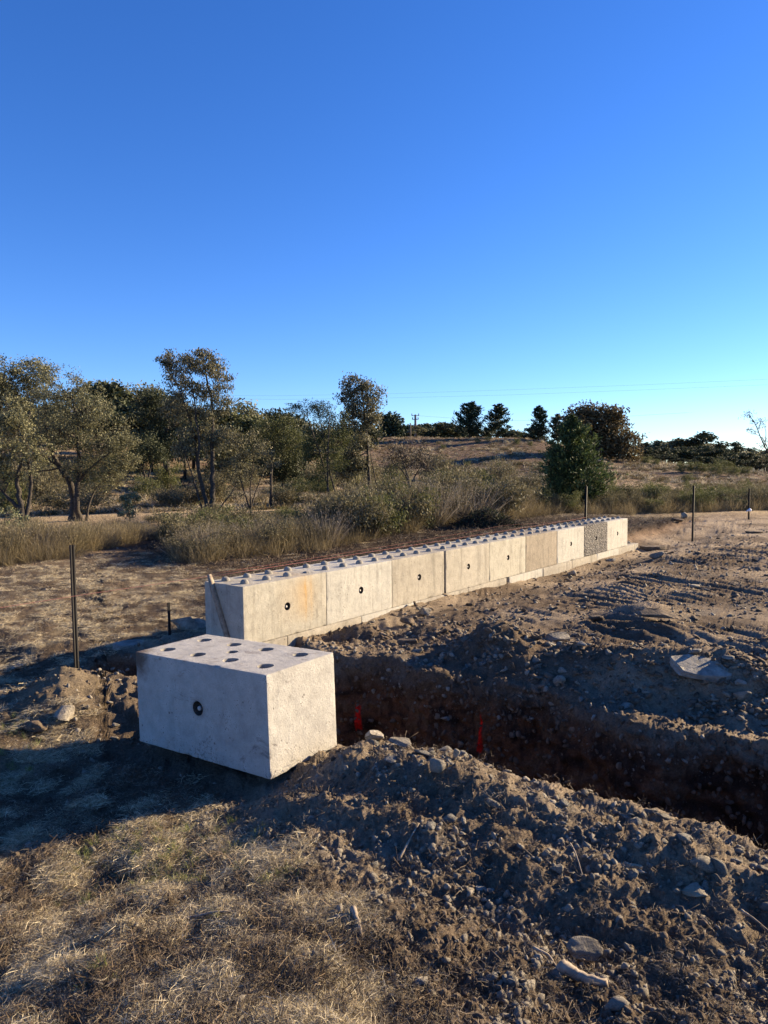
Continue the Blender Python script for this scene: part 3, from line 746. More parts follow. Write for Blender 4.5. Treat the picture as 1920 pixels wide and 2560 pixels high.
# ------------------------------------------------------------------ stake, steel pickets, string lines
def pt(xd, yd, dist):
    r = ray(xd, yd); return np.array([r[0]/r[1]*dist, dist, CAMZ+r[2]/r[1]*dist])
def plane_a(xd, yd, a):
    r = ray(xd, yd); t = (a+W0[0]*UX+W0[1]*UY)/(r[0]*UX+r[1]*UY); return np.array([r[0]*t, r[1]*t, CAMZ+r[2]*t])
sx0, sy0 = to_xy(-0.34, -0.10); sx1, sy1 = to_xy(-0.50, -0.02)
Pt = pt(449, 1233, sy1); Pb_ = pt(486, 1368, sy0)
Pb_ = Pb_+(Pb_-Pt)*0.9
def box_between(A, B, w, t):
    A = np.array(A); B = np.array(B); D = B-A; D /= np.linalg.norm(D)
    S = np.cross(D, [UX, UY, 0.3]); S /= np.linalg.norm(S); T_ = np.cross(D, S)
    V = []; n = 9
    for i in range(n):
        c = A+(B-A)*i/(n-1); ww = w*(0.72 if i == 0 else 1)*(1+0.05*math.sin(i*2.1)); tt = t*(0.6 if i == 0 else 1)
        for su, sv in ((-1, -1), (1, -1), (1, 1), (-1, 1)): V.append(c+S*su*ww/2+T_*sv*tt/2)
    F4 = []
    for i in range(n-1):
        for j in range(4): F4.append([i*4+j, i*4+(j+1) % 4, i*4+4+(j+1) % 4, i*4+4+j])
    F4 += [[3, 2, 1, 0], [n*4-4, n*4-3, n*4-2, n*4-1]]
    return np.array(V), np.array(F4)
V, F = box_between(Pt, Pb_, 0.058, 0.03)
base = Pb_.copy()
o = obj('timber_stake', mesh_np('timber_stake', V-base, F, M['timber']), loc=base)
tag(o, 'weathered timber stake leaning against the near end face of the block wall', 'stake')
def picket(xd, ytop, dist, label, w=0.030, lean=0.0, holes=True):
    x, y = dirx(xd, dist); r = ray(xd, ytop); x = r[0]/r[1]*dist
    zt = CAMZ+r[2]/r[1]*dist; zb = ground_z(x, y)-0.15
    g = Geo(); V = []; F4 = []
    n = 0
    for k in range(3):
        an = k*2*math.pi/3+0.52; d = np.array([math.cos(an), math.sin(an)]); p = np.array([-d[1], d[0]])*0.0035
        for z in (zb, zt):
            for q in (-p, p, d*w+p, d*w-p): V.append([q[0], q[1], z-zb+0.0])
        F4 += [[n, n+1, n+5, n+4], [n+1, n+2, n+6, n+5], [n+2, n+3, n+7, n+6], [n+3, n, n+4, n+7], [n+4, n+5, n+6, n+7]]
        n += 8
    o = obj('star_picket', mesh_np('star_picket', np.array(V, float), np.array(F4), M['rust']), loc=(x, y, zb))
    o.rotation_euler = (0, lean, 0)
    tag(o, label, 'fence post', 'steel star pickets marking the site'); return o, (x, y, zt)
_, PK1 = picket(153, 1163, 6.27, 'tall black steel picket at the left, standing beside the dirt mound', 0.026)
_, PK2 = picket(360, 1292, 7.5, 'short thin black steel picket beside the boulder at the near end of the wall', 0.016)
_, PK3 = picket(1266, 1060, 19.5, 'rusty steel picket behind the far end of the wall holding the string line', 0.036, 0.02)
_, PK4 = picket(1499, 1063, 17.0, 'dark steel picket standing in the cleared pad right of the wall', 0.026, 0.01)
_, PK5 = picket(1620, 1072, 22.0, 'thin steel picket at the right edge with a white cap tied on it', 0.03)
x, y, z = PK5; z2 = zat(1618, 1118, 22.0)
g = Geo(); g.tube([[0, 0, -0.05], [0.01, 0, 0.0], [0, 0, 0.05]], [0.04, 0.055, 0.02], 8); g.tube([[-0.05, 0, 0], [-0.11, 0, -0.06]], [0.02, 0.008], 5)
o = obj('marker_tag', g.mesh('marker_tag', M['white']), loc=(x, y-0.03, z2)); tag(o, 'small white plastic marker tied to the picket at the right edge', 'marker')
def string(pts, r, mt, label, sag=0.0):
    P = []
    for i in range(len(pts)-1):
        A = np.array(pts[i]); B = np.array(pts[i+1]); n = 24
        for t in np.linspace(0, 1, n, endpoint=(i == len(pts)-2)):
            q = A+(B-A)*t; q = q-np.array([0, 0, sag*4*t*(1-t)*np.linalg.norm(B-A)]); P.append(q)
    P = np.array(P); g = Geo(); c = P[0].copy(); g.tube(P-c, r, 5)
    o = obj('string_line', g.mesh('string_line', mt), loc=c); tag(o, label, 'string line'); return o
far_end = pt(1266, 1127, 19.5)
string([pt(-260, 1330, 5.2), pt(152, 1274, 6.22), Pt+np.array([0.02, 0, -0.015])], 0.0012, M['string'], 'pink string running left from the timber stake past the tall picket')
string([Pt+np.array([0.02, 0, -0.02]), far_end], 0.0013, M['string'], 'pink string line stretched above the wall top from stake to far picket', 0.0006)
string([Pt+np.array([0.01, 0, 0.005]), pt(1090, 1140, 16.2), far_end-np.array([0, 0, 0.05])], 0.0010, M['stringred'], 'red string line sagging just below the pink one along the back of the wall', 0.0022)

# ------------------------------------------------------------------ power pole and lines
def P3(xd, yd, d): return pt(xd, yd, d)
def pole(xd, yt, yb, d, r, label, arms=()):
    A = P3(xd, yb, d); gz = ground_z(A[0], A[1]); e = empty('power_pole', (A[0], A[1], gz)); tag(e, label, 'pole')
    zt = zat(xd, yt, d)-gz
    g = Geo(); g.tube([[0, 0, -0.5], [0, 0, zt*0.5], [0.0, 0, zt]], [r, r*0.9, r*0.75], 8); obj('pole_shaft', g.mesh('pole_shaft', M['pole']), e)
    for zz, L in arms:
        g = Geo(); g.tube([[-L, 0, zt-zz], [L, 0, zt-zz]], 0.045, 4); ca = obj('crossarm', g.mesh('crossarm', M['pole']), e)
        for sx in (-0.9, 0.9):
            g = Geo(); g.tube([[sx*L, 0, zt-zz], [sx*L, 0, zt-zz+0.3]], 0.07, 6); obj('insulator', g.mesh('insulator', M['wire']), ca)
    return e
pole(901, 897, 946, 104, 0.20, 'tall timber power pole with crossarms on the hill skyline', ((0.15, 0.55), (0.7, 0.45)))
pole(890, 915, 950, 98, 0.12, 'bare shorter timber pole standing just left of the power pole')
def wire(pts, r, label):
    P = np.array(pts); t = np.linspace(0, 1, len(P)); tt = np.linspace(0, 1, 60)
    Q = np.stack([np.interp(tt, t, P[:, i]) for i in range(3)], 1); c = Q[0].copy()
    g = Geo(); g.tube(Q-c, r, 3); o = obj('power_line', g.mesh('power_line', M['wire']), loc=c); tag(o, label, 'power line')
wire([P3(x, y, 160) for x, y in ((420, 845), (600, 850), (830, 851), (1100, 848), (1400, 843), (1700, 836), (2200, 820))], 0.014, 'upper of two thin power lines crossing the whole sky')
wire([P3(x, y, 160) for x, y in ((420, 851), (600, 858), (830, 860), (1100, 859), (1400, 854), (1700, 848), (2200, 834))], 0.014, 'lower of two thin power lines crossing the whole sky')
wire([P3(901, 899, 104), P3(1000, 908, 106), P3(1100, 914, 108), P3(1200, 916, 110), P3(1500, 905, 115)], 0.012, 'faint line leaving the hilltop power pole towards the pines')
# pale farmhouse half hidden behind the left trees
hx, hy = dirx(212, 92); hz = zat(212, 905, 92)
e = empty('farmhouse', (hx, hy, hz)); tag(e, 'small white farmhouse glimpsed through the big spreading tree', 'house')
def boxm(x0, x1, y0, y1, z0, z1):
    V = np.array([(x, y, z) for z in (z0, z1) for (x, y) in ((x0, y0), (x1, y0), (x1, y1), (x0, y1))], float)
    return V, np.array([[0, 3, 2, 1], [4, 5, 6, 7], [0, 1, 5, 4], [1, 2, 6, 5], [2, 3, 7, 6], [3, 0, 4, 7]])
obj('wall', mesh_np('wall', *boxm(-3.2, 3.2, 0, 5, -1.5, 1.7), M['housewall']), e)
V = np.array([(-3.5, -.4, 1.7), (3.5, -.4, 1.7), (3.5, 5.4, 1.7), (-3.5, 5.4, 1.7), (-3.5, 2.5, 2.9), (3.5, 2.5, 2.9)], float)
me = bpy.data.meshes.new('roof'); me.from_pydata([tuple(v) for v in V], [], [(0, 1, 5, 4), (2, 3, 4, 5), (0, 4, 3), (1, 2, 5), (3, 2, 1, 0)]); me.materials.append(M['houseroof']); obj('roof', me, e)
obj('window', mesh_np('window', *boxm(-2.0, -0.9, -0.04, 0.02, 0.2, 1.2), M['holedark']), e)
obj('window', mesh_np('window', *boxm(0.9, 2.0, -0.04, 0.02, 0.2, 1.2), M['holedark']), e)

# ------------------------------------------------------------------ rocks
def ico(sub):
    bm = bmesh.new(); bmesh.ops.create_icosphere(bm, subdivisions=sub, radius=1.0)
    V = np.array([v.co[:] for v in bm.verts]); F = np.array([[v.index for v in f.verts] for f in bm.faces]); bm.free(); return V, F
ICO = {s: ico(s) for s in (1, 2, 3, 4)}
def rock_geo(seed, sub=3, flat=0.6, ncut=12, rough=0.022, longer=1.3, slab=False):
    rng = np.random.RandomState(seed); V, F = ICO[sub]; V = V.copy()
    for i in range(ncut):
        n = rng.normal(size=3)*np.array([1, 1, 0.8]); n /= np.linalg.norm(n)
        d = rng.uniform(0.32, 0.76)
        s = V@n; m = s > d; V[m] -= (s[m]-d)[:, None]*n
    if slab:
        V = ICO[sub][0].copy(); V /= (np.abs(V)**7).sum(1)[:, None]**(1/7.)
        for n, d in ((np.array([0.9, 0.5, 0.1]), 0.95), (np.array([-0.8, 0.7, 0.1]), 1.0), (np.array([-0.9, -0.35, 0.1]), 0.9), (np.array([0.6, -0.9, 0.15]), 0.95), (np.array([0.03, 0.02, 1.0]), 0.5), (np.array([0.0, 0.05, -1.0]), 0.6)):
            n = n/np.linalg.norm(n); s = V@n; m = s > d; V[m] -= (s[m]-d)[:, None]*n
    if sub > 1:
        q = np.stack([pn(V[:, 0]*1.7+seed+9*k, V[:, 1]*1.7, V[:, 2]*1.7) for k in range(3)], 1)
        V += q*rough*2
        q = np.stack([pn(V[:, 0]*6+seed+9*k, V[:, 1]*6, V[:, 2]*9) for k in range(3)], 1); V += q*rough*0.7
    if sub > 2:
        lay = np.abs(pn(V[:, 0]*1.0+seed, V[:, 1]*1.0, V[:, 2]*14)); V[:, :2] *= (1-0.10*lay)[:, None]
    V *= np.array([longer, 1.0, flat])
    return V, F
ROCKN = 0
def rock(xd, yd, wpx, hz_frac, label, m='rock', zg=None, seed=None, flat=0.55, longer=1.35, slab=False, rz=None, tilt=(0, 0), sub=3, group=None, cat='rock', name='rock'):
    """a rock seen at a place on the ground, wpx wide in the picture"""
    global ROCKN; ROCKN += 1; seed = seed or (ROCKN*13+5)
    # find the ground under that pixel by marching the sight line
    r = ray(xd, yd); ts = np.linspace(1.5, 40, 1500); X = r[0]*ts; Y = r[1]*ts; Z = CAMZ+r[2]*ts
    gz = ground_base(X, Y); k = int(np.argmax(Z < gz)); x, y = float(X[k]), float(Y[k])
    z = ground_z(x, y)
    size = wpx/1537*y/2/longer*1.08
    V, F = rock_geo(seed, sub, flat, slab=slab, longer=longer)
    me = mesh_np(name, V*size, F, M[m], smooth=False)
    o = obj(name, me, loc=(x, y, z+size*flat*0.5*hz_frac))
    rng = np.random.RandomState(seed)
    o.rotation_euler = (tilt[0], tilt[1], rng.uniform(-0.5, 0.5) if rz is None else rz)
    tag(o, label, cat, group); return o
for args in [
    dict(xd=37, yd=1424, wpx=44, label='grey angular rock in the wall shadow at the left edge, left of the tall picket', m='rockgrey', flat=0.6),
    dict(xd=400, yd=1352, wpx=84, label='large boulder against the near end of the wall, behind the short picket', m='rock', flat=0.75, sub=4, hz_frac=0.75, seed=91),
    dict(xd=276, yd=1390, wpx=70, label='flat grey slab lying in shade between tall picket and loose block', m='rockgrey', flat=0.35, slab=True),
    dict(xd=58, yd=1560, wpx=84, hz_frac=1.5, label='low dark rock at the left edge with half its top in shadow', m='rockbrown', flat=0.42, longer=1.6),
    dict(xd=130, yd=1546, wpx=80, label='sunlit cream boulder below the dirt mound on the left', m='rock', flat=0.62, sub=4, hz_frac=1.5),
    dict(xd=15, yd=1507, wpx=26, label='small pale rock at the far left edge above the low dark rock', m='rock', flat=0.6),
    dict(xd=240, yd=1556, wpx=24, label='small flat stone in shade left of the loose block', m='rock'),
    dict(xd=238, yd=1582, wpx=18, label='smaller pale stone on the shadow edge left of the loose block', m='rock'),
    dict(xd=790, yd=1604, wpx=58, label='upright brown rock on the near trench lip beside the loose block', m='rock', flat=0.85, hz_frac=1.6, sub=4),
    dict(xd=852, yd=1620, wpx=62, label='pale wedge shaped rock on the near trench lip, lit along its top', m='rock', flat=0.6, hz_frac=1.4, sub=4),
    dict(xd=833, yd=1648, wpx=56, label='half buried grey rock just below the wedge shaped lip rock', m='rockgrey', flat=0.35),
    dict(xd=931, yd=1679, wpx=36, label='pale pointed rock standing on edge in the near spoil', m='rock', flat=1.1, longer=0.9, hz_frac=1.6, tilt=(0.3, 0.5)),
    dict(xd=972, yd=1654, wpx=26, label='pale splinter of rock among rubble on the near lip', m='rock', flat=1.0, longer=0.9),
    dict(xd=953, yd=1612, wpx=32, label='buried grey brown rock in the crest of the near lip', m='rockgrey', flat=0.6),
    dict(xd=916, yd=1812, wpx=36, label='rounded grey stone sitting alone in the middle foreground dirt', m='rockgrey', flat=0.75),
    dict(xd=905, yd=1904, wpx=46, label='tan stone left of the foreground shade patch with a small shadow', m='rock', flat=0.6),
    dict(xd=1190, yd=1900, wpx=42, label='square dark faced rock in the centre foreground rubble', m='rock', flat=0.8, hz_frac=1.5),
    dict(xd=1345, yd=1887, wpx=50, label='cracked flat tan rock on the right foreground slope', m='rock', flat=0.4, longer=1.6),
    dict(xd=1365, yd=1903, wpx=34, label='second half of the cracked flat tan rock, just below it', m='rock', flat=0.4),
    dict(xd=1482, yd=1945, wpx=86, label='big half buried flat rock at the right foreground', m='rock', flat=0.35, longer=1.6, sub=4),
    dict(xd=1245, yd=2084, wpx=86, label='large pale pointed rock in the lower right foreground', m='rock', flat=0.62, sub=4, hz_frac=1.3),
    dict(xd=1020, yd=1930, wpx=38, label='grey stone in the shade patch of the middle foreground', m='rockgrey', flat=0.5),
    dict(xd=1042, yd=1938, wpx=30, label='small blocky stone right beside the grey stone in the shade patch', m='rockgrey', flat=0.6),
    dict(xd=692, yd=2077, wpx=32, label='small round grey stone in the foreground grass left of the short stick', m='rockgrey', flat=0.6),
    dict(xd=1160, yd=2016, wpx=30, label='tan stone in sun at the lower middle foreground', m='rock'),
    dict(xd=990, yd=2110, wpx=28, label='pale pebble cluster stone at the bottom edge middle', m='rock'),
    dict(xd=1505, yd=1476, wpx=118, label='huge flat slate slab tilted on the spoil beyond the trench', m='rockgrey', flat=0.30, longer=1.7, slab=True, tilt=(0.32, 0.14), rz=-0.38, sub=4, hz_frac=1.3),
    dict(xd=1590, yd=1527, wpx=52, label='pale square rock below and right of the huge slab', m='rock', flat=0.6, hz_frac=1.3),
    dict(xd=1588, yd=1502, wpx=36, label='dark blocky rock between huge slab and pale square rock', m='rockgrey', flat=0.6),
    dict(xd=1562, yd=1447, wpx=34, label='pale rock just right of the huge slab', m='rock', flat=0.7),
    dict(xd=1644, yd=1443, wpx=26, label='brown rock at the right edge level with the huge slab', m='rock', flat=0.8),
    dict(xd=1200, yd=1400, wpx=62, label='pale rock catching light on its upper edge beyond the trench', m='rock', flat=0.6, sub=4, hz_frac=1.4),
    dict(xd=1153, yd=1392, wpx=32, label='brown rock just left of the pale light catching rock', m='rockbrown', flat=0.9),
    dict(xd=1248, yd=1410, wpx=26, label='small grey cube like rock right of the pale light catching rock', m='rockgrey', flat=0.8),
    dict(xd=1280, yd=1352, wpx=40, label='reddish brown rock standing in the tracks right of the wall', m='rockbrown', flat=0.7, hz_frac=1.3),
    dict(xd=1420, yd=1352, wpx=92, label='large dark earthy boulder topping the soil mound in the pad', m='rockbrown', flat=0.55, sub=4, hz_frac=1.4),
    dict(xd=875, yd=1392, wpx=46, label='dark clod of earth with roots on the soil spur by the wall', m='clod', flat=0.8, cat='clod', name='earth_clod'),
    dict(xd=955, yd=1292, wpx=24, label='dark orange brown rock wedged at the wall foot below the open joint', m='rockbrown', flat=0.8),
    dict(xd=880, yd=1352, wpx=44, label='brown broken rock pile stone in front of the third block', m='rockbrown', flat=0.7),
    dict(xd=915, yd=1330, wpx=40, label='pale topped rock in the rubble in front of the third block', m='rock', flat=0.7, hz_frac=1.3),
    dict(xd=1232, yd=1252, wpx=24, label='white splintered rock in front of the lower course', m='rock', flat=0.9, tilt=(0.4, 0.3)),
    dict(xd=1408, yd=1200, wpx=54, label='flat brown slab rock just right of the wall far end', m='rockbrown', flat=0.4, longer=1.7, slab=True),
    dict(xd=1420, yd=1216, wpx=42, label='grey rock below the flat brown slab at the wall far end', m='rockgrey', flat=0.5),
    dict(xd=1316, yd=1222, wpx=34, label='flat dark stone at the foot of the lower course near its far end', m='rockgrey', flat=0.4),
    dict(xd=1495, yd=1283, wpx=34, label='pale flat rock in the middle of the right hand tracks', m='rock', flat=0.4),
    dict(xd=1478, yd=1134, wpx=22, label='pale upright rock at the far edge of the pad by the dark picket', m='rock', flat=1.0),
    dict(xd=1460, yd=1140, wpx=44, label='dark flat rock pile at the far edge of the pad', m='rockbrown', flat=0.4, longer=1.8),
    dict(xd=1622, yd=1168, wpx=60, label='dark flat boulder at the right edge far side of the pad', m='rockbrown', flat=0.3, longer=1.8),
]:
    args.setdefault('hz_frac', 1.0); rock(**args)
# unremarkable loose stones, scattered where the photo shows rubble
rs = np.random.RandomState(21)
SPROT = {}
for mt in ('rock', 'rockgrey', 'rockbrown'):
    SPROT[mt] = [mesh_np('loose_stone', *rock_geo(300+i, 2, [0.55, 0.7, 0.45, 0.8, 0.6][i], rough=0.05), M[mt]) for i in range(5)]
def stones(n, amin, amax, bmin, bmax, s0, s1, label, group, mats=('rock', 'rockgrey')):
    k = 0
    while k < n:
        a = rs.uniform(amin, amax); b = rs.uniform(bmin, bmax); x, y = to_xy(a, b)
        az = math.atan2(x, y)
        if y < 1.9 or abs(az) > 0.56: continue
        if rs.rand() > 0.35+1.1*float(np.clip(fb(np.array([x]), np.array([y]), None, 0.8, 2, off=33.)[0]+0.2, 0, 1)): continue
        z = ground_z(x, y); s = s0+(s1-s0)*rs.rand()**2.2
        o = obj('loose_stone', SPROT[mats[rs.randint(len(mats))]][rs.randint(5)], loc=(x, y, z+s*0.12), rot=(rs.uniform(-.5, .5), rs.uniform(-.5, .5), rs.uniform(0, 6.28)), scale=s)
        o['label'] = ''; mt_ = o.data.materials[0].name
        tint_ = {'grey brown field rock': 'tan', 'grey slate rock': 'grey', 'earthy rock': 'earth brown'}[mt_]; u_ = (a-amin)/(amax-amin)
        tag(o, label.replace('small', ('tiny ' if s < s0+(s1-s0)*0.15 else 'small ' if s < s0+(s1-s0)*0.5 else 'fist sized ')+tint_)+(', left end' if u_ < 0.3 else ', middle part' if u_ < 0.65 else ', right end'), 'stone', group); k += 1
stones(75, 2.5, 5.6, -1.75, -1.15, 0.018, 0.055, 'small stone in the rubble of the near trench lip', 'rubble stones on the near trench lip')
stones(70, 3.0, 6.2, -4.2, -1.7, 0.012, 0.036, 'small loose stone on the foreground dirt slope', 'loose stones on the foreground dirt')
stones(85, 1.6, 6.5, 0.35, 1.9, 0.022, 0.075, 'small rubble stone on the spoil beyond the trench', 'rubble stones beyond the trench')
stones(35, 0.3, 1.6, 1.0, 9.5, 0.02, 0.07, 'small rubble stone on the soil along the wall foot', 'rubble stones by the wall foot', ('rock', 'rockbrown'))
stones(20, 1.2, 7, 3, 12, 0.02, 0.07, 'small stone lying in the wheel tracks of the pad', 'stones in the tracked pad', ('rock', 'rockbrown'))

# ------------------------------------------------------------------ scatter of fine stuff by geometry nodes
def scatter(name, protos, P, rot, scl, idx, mname=None):
    """one object whose points carry instances of the small meshes"""
    hid = bpy.data.collections.new('source_'+name)
    for i, me in enumerate(protos):
        o = bpy.data.objects.new('%s_piece_%02d' % (name, i), me); hid.objects.link(o)
    n = len(P)
    me = bpy.data.meshes.new(name); me.vertices.add(n); me.vertices.foreach_set('co', np.ascontiguousarray(P, np.float32).ravel())
    for k, typ, val in (('rot', 'FLOAT_VECTOR', rot), ('scl', 'FLOAT', scl), ('idx', 'INT', idx)):
        at = me.attributes.new(k, typ, 'POINT')
        at.data.foreach_set('vector' if typ == 'FLOAT_VECTOR' else 'value', np.ascontiguousarray(val, np.int32 if typ == 'INT' else np.float32).ravel())
    me.update(); o = obj(name, me)
    ng = bpy.data.node_groups.new('scatter_'+name, 'GeometryNodeTree')
    ng.interface.new_socket('Geometry', in_out='INPUT', socket_type='NodeSocketGeometry'); ng.interface.new_socket('Geometry', in_out='OUTPUT', socket_type='NodeSocketGeometry')
    gi = ng.nodes.new('NodeGroupInput'); go = ng.nodes.new('NodeGroupOutput')
    ci = ng.nodes.new('GeometryNodeCollectionInfo'); ci.inputs['Collection'].default_value = hid; ci.inputs['Separate Children'].default_value = True; ci.inputs['Reset Children'].default_value = True
    ip = ng.nodes.new('GeometryNodeInstanceOnPoints'); ip.inputs['Pick Instance'].default_value = True
    def na(nm, dt):
        a = ng.nodes.new('GeometryNodeInputNamedAttribute'); a.data_type = dt; a.inputs['Name'].default_value = nm; return a.outputs['Attribute']
    ng.links.new(gi.outputs[0], ip.inputs['Points']); ng.links.new(ci.outputs[0], ip.inputs['Instance'])
    ng.links.new(na('idx', 'INT'), ip.inputs['Instance Index'])
    er = ng.nodes.new('FunctionNodeEulerToRotation'); ng.links.new(na('rot', 'FLOAT_VECTOR'), er.inputs[0]); ng.links.new(er.outputs[0], ip.inputs['Rotation'])
    ng.links.new(na('scl', 'FLOAT'), ip.inputs['Scale']); ng.links.new(ip.outputs[0], go.inputs[0])
    md = o.modifiers.new('scatter', 'NODES'); md.node_group = ng
    return o
rg = np.random.RandomState(5)
def clump(seed, n, rad, l0, l1, up, w, mt, name='clump', curl=0.25, radial=0.6):
    rng = np.random.RandomState(seed)
    an = rng.uniform(0, 6.28, n); q = rad*np.sqrt(rng.rand(n))
    B = np.stack([q*np.cos(an), q*np.sin(an), rng.uniform(-0.004, 0.006, n)], 1)
    d = rng.normal(size=(n, 3)); d[:, 2] = np.abs(d[:, 2])*up+up*0.5; d[:, :2] += B[:, :2]/rad*radial; d /= np.linalg.norm(d, axis=1)[:, None]
    L = rng.uniform(l0, l1, n)[:, None]
    bend = rng.normal(size=(n, 3))*L*curl*0.5; bend[:, 2] = np.abs(bend[:, 2])
    return blade_mesh(name, B, B+d*L, bend, w*rng.uniform(0.6, 1.2, n), rng, mt)
def pick(prob, n, rng=rg):
    p = np.clip(prob, 0, None).astype(np.float64); c = np.cumsum(p); return np.searchsorted(c, rng.rand(n)*c[-1]).clip(0, len(p)-1)
NEAR = (GR < 30) & (np.abs(np.arctan2(GP[:, 0], GP[:, 1])) < R(33.2)) & (GR > 1.7)
def jit(i, k=1.0):
    P = GP[i].copy(); P[:, :2] += rg.normal(size=(len(i), 2))*(GR[i]*0.0006*k)[:, None]; return P
def under(P):    # keep fine stuff out of the blocks
    a, b = to_ab(P[:, 0], P[:, 1])
    return ~(((a < 0.05) & (a > -0.62) & (b > -0.05) & (b < 11.6)) | ((a > 1.22) & (a < 2.44) & (b > -1.95) & (b < -1.27)))
def go(name, protos, prob, n, s0, s1, tilt=0.25, lift=0.0, label=None, cat=None, grow=0.5):
    i = pick(prob*NEAR, n); P = jit(i); k = under(P); i = i[k]; P = P[k]; m = len(P)
    P[:, 2] += lift
    rot = np.stack([rg.normal(size=m)*tilt, rg.normal(size=m)*tilt, rg.uniform(0, 6.28, m)], 1)
    s = (s0+(s1-s0)*rg.rand(m)**(4 if s1 < 0.05 else 2))*(1+grow*np.clip(GR[i]/5-0.5, 0, 2.6))
    o = scatter(name, protos, P, rot, s, rg.randint(0, len(protos), m)); tag(o, label, cat, kind='stuff'); return o
patch = ss(-0.45, 0.15, GNB+0.5*GNA)*(0.35+0.65*(GR > 5))+ss(0.0, 0.30, GNB+0.3*GNA)*(GR <= 5)*0.65
fine_n = fb(GP[:, 0], GP[:, 1], None, 0.16, 2, off=90.); patch2 = ss(0.0, 0.35, fine_n+0.45*GNB)**1.8
flat_ok = GN[:, 2] > 0.6
w_scr = GR**1.0
hay_p = [clump(10+i, 80, 0.075, 0.012, 0.070, 0.07, 0.0019, M['straw'], 'hay', 0.2, 0.1) for i in range(5)]
tuft_p = [clump(30+i, 46, 0.028, 0.020, 0.055, 0.5, 0.0018, M['straw'], 'tuft') for i in range(4)]
dull_p = [clump(50+i, 50, 0.07, 0.012, 0.055, 0.08, 0.0020, M['strawdull'], 'dead grass', 0.2, 0.1) for i in range(4)]
root_p = [clump(70+i, 30, 0.07, 0.015, 0.06, 0.12, 0.0024, M['mulch'], 'roots', 0.6, 0.1) for i in range(4)]
green_p = [clump(90+i, 30, 0.02, 0.03, 0.07, 1.0, 0.0018, M['greengrass'], 'grass') for i in range(3)]
go('dry_straw', hay_p, GM['hay']*patch*patch2*flat_ok, 11500, 0.35, 1.05, 0.10, 0.000, 'matted dry straw lying on the foreground and left clearing', 'straw')
go('straw_tufts', tuft_p, GM['hay']*patch*patch2*flat_ok, 1500, 0.35, 0.9, 0.3, 0, 'short upright tufts of dead grass', 'grass')
go('dead_grass', dull_p, (GM['hay']*0.6+0.07*(GA > 1.5)*(GB < -1.5)+0.01)*flat_ok*(1-0.6*patch2), 6500, 0.35, 0.9, 0.15, 0.003, 'dull dead grass litter', 'grass')
go('roots_and_twigs', root_p, (GM['mulch']*1.6+0.3*GM['hay']*(1-patch)+0.05*(GB < -1.2)*(GA > 2)+0.5*GM['left']*(1-GM['hay'])), 8000, 0.5, 1.25, 0.35, 0.002, 'broken roots and twigs in dark torn up soil', 'twigs', 0.6)
go('green_grass', green_p, GM['nearhay']*patch*ss(0.2, 0.5, GNA)*flat_ok, 260, 0.5, 1.0, 0.3, 0, 'short green grass shoots between the dry straw', 'grass')
grav_p = [mesh_np('gravel', *rock_geo(400+i, 1, [0.6, 0.8, 0.5, 0.7][i % 4]), M['gravel']) for i in range(6)]
clod_p = [mesh_np('clod', *rock_geo(450+i, 2, 0.75, rough=0.11, ncut=5, longer=1.1), M['clod'], smooth=False) for i in range(5)]
shard_p = [mesh_np('shard', *rock_geo(480+i, 1, [0.35, 0.5, 0.28, 0.6, 0.45, 0.3][i], ncut=6, longer=1.5), M[('rockbrown', 'clod', 'clod', 'rockbrown', 'rock', 'clod')[i]]) for i in range(6)]
dirt = np.clip(1-GM['hay']*0.85-GM['mulch']*0.6-(GR > 24)*1.0, 0, 1)
rub = ss(-0.1, 0.4, GNB+0.5*fine_n)
trench_m = (GP[:, 2] < -0.3)
go('gravel', grav_p, dirt*(0.10+rub)*(1-0.97*trench_m), 12500, 0.002, 0.030, 0.8, 0.000, 'grey and tan gravel strewn over the excavated soil', 'gravel', 0.35)
go('soil_clods', clod_p, (dirt*(0.3+1.0*ss(0.3, -0.3, GNB))*(1-0.95*trench_m)+0.25*GM['hay']), 16000, 0.002, 0.019, 1.0, -0.001, 'crumbled clods of brown soil', 'soil', 0.35)
pad_m = ss(0.02, 0.15, GA)*ss(0.35, 0.7, GB)*ss(20, 14, GB)*(1-trench_m)
go('rubble_shards', shard_p, pad_m*(0.10+ss(0.0, 0.5, GNB+0.4*fine_n))*(0.22+0.78*ss(3.0, 1.6, GB)), 9000, 0.005, 0.036, 0.45, 0.0, 'angular broken crumbs of earth and slate over the dug pad', 'rubble', 0.3)
go('trench_crumbs', clod_p+shard_p[:3], trench_m*(GB > -0.3)*0.35+0.5*(GP[:, 2] > -0.3)*gs(GB-0.3, 0.18)*(GA > 0.2), 3200, 0.004, 0.030, 1.0, 0.0, 'crumbs of earth and stone bedded in the trench side', 'soil', 0.2)
go('scattered_pebbles', grav_p, (GM['hay']*0.5+0.2)*(GP[:, 2] > -0.3), 2500, 0.004, 0.013, 1.0, 0.003, 'pebbles lying in the dry grass', 'pebbles')

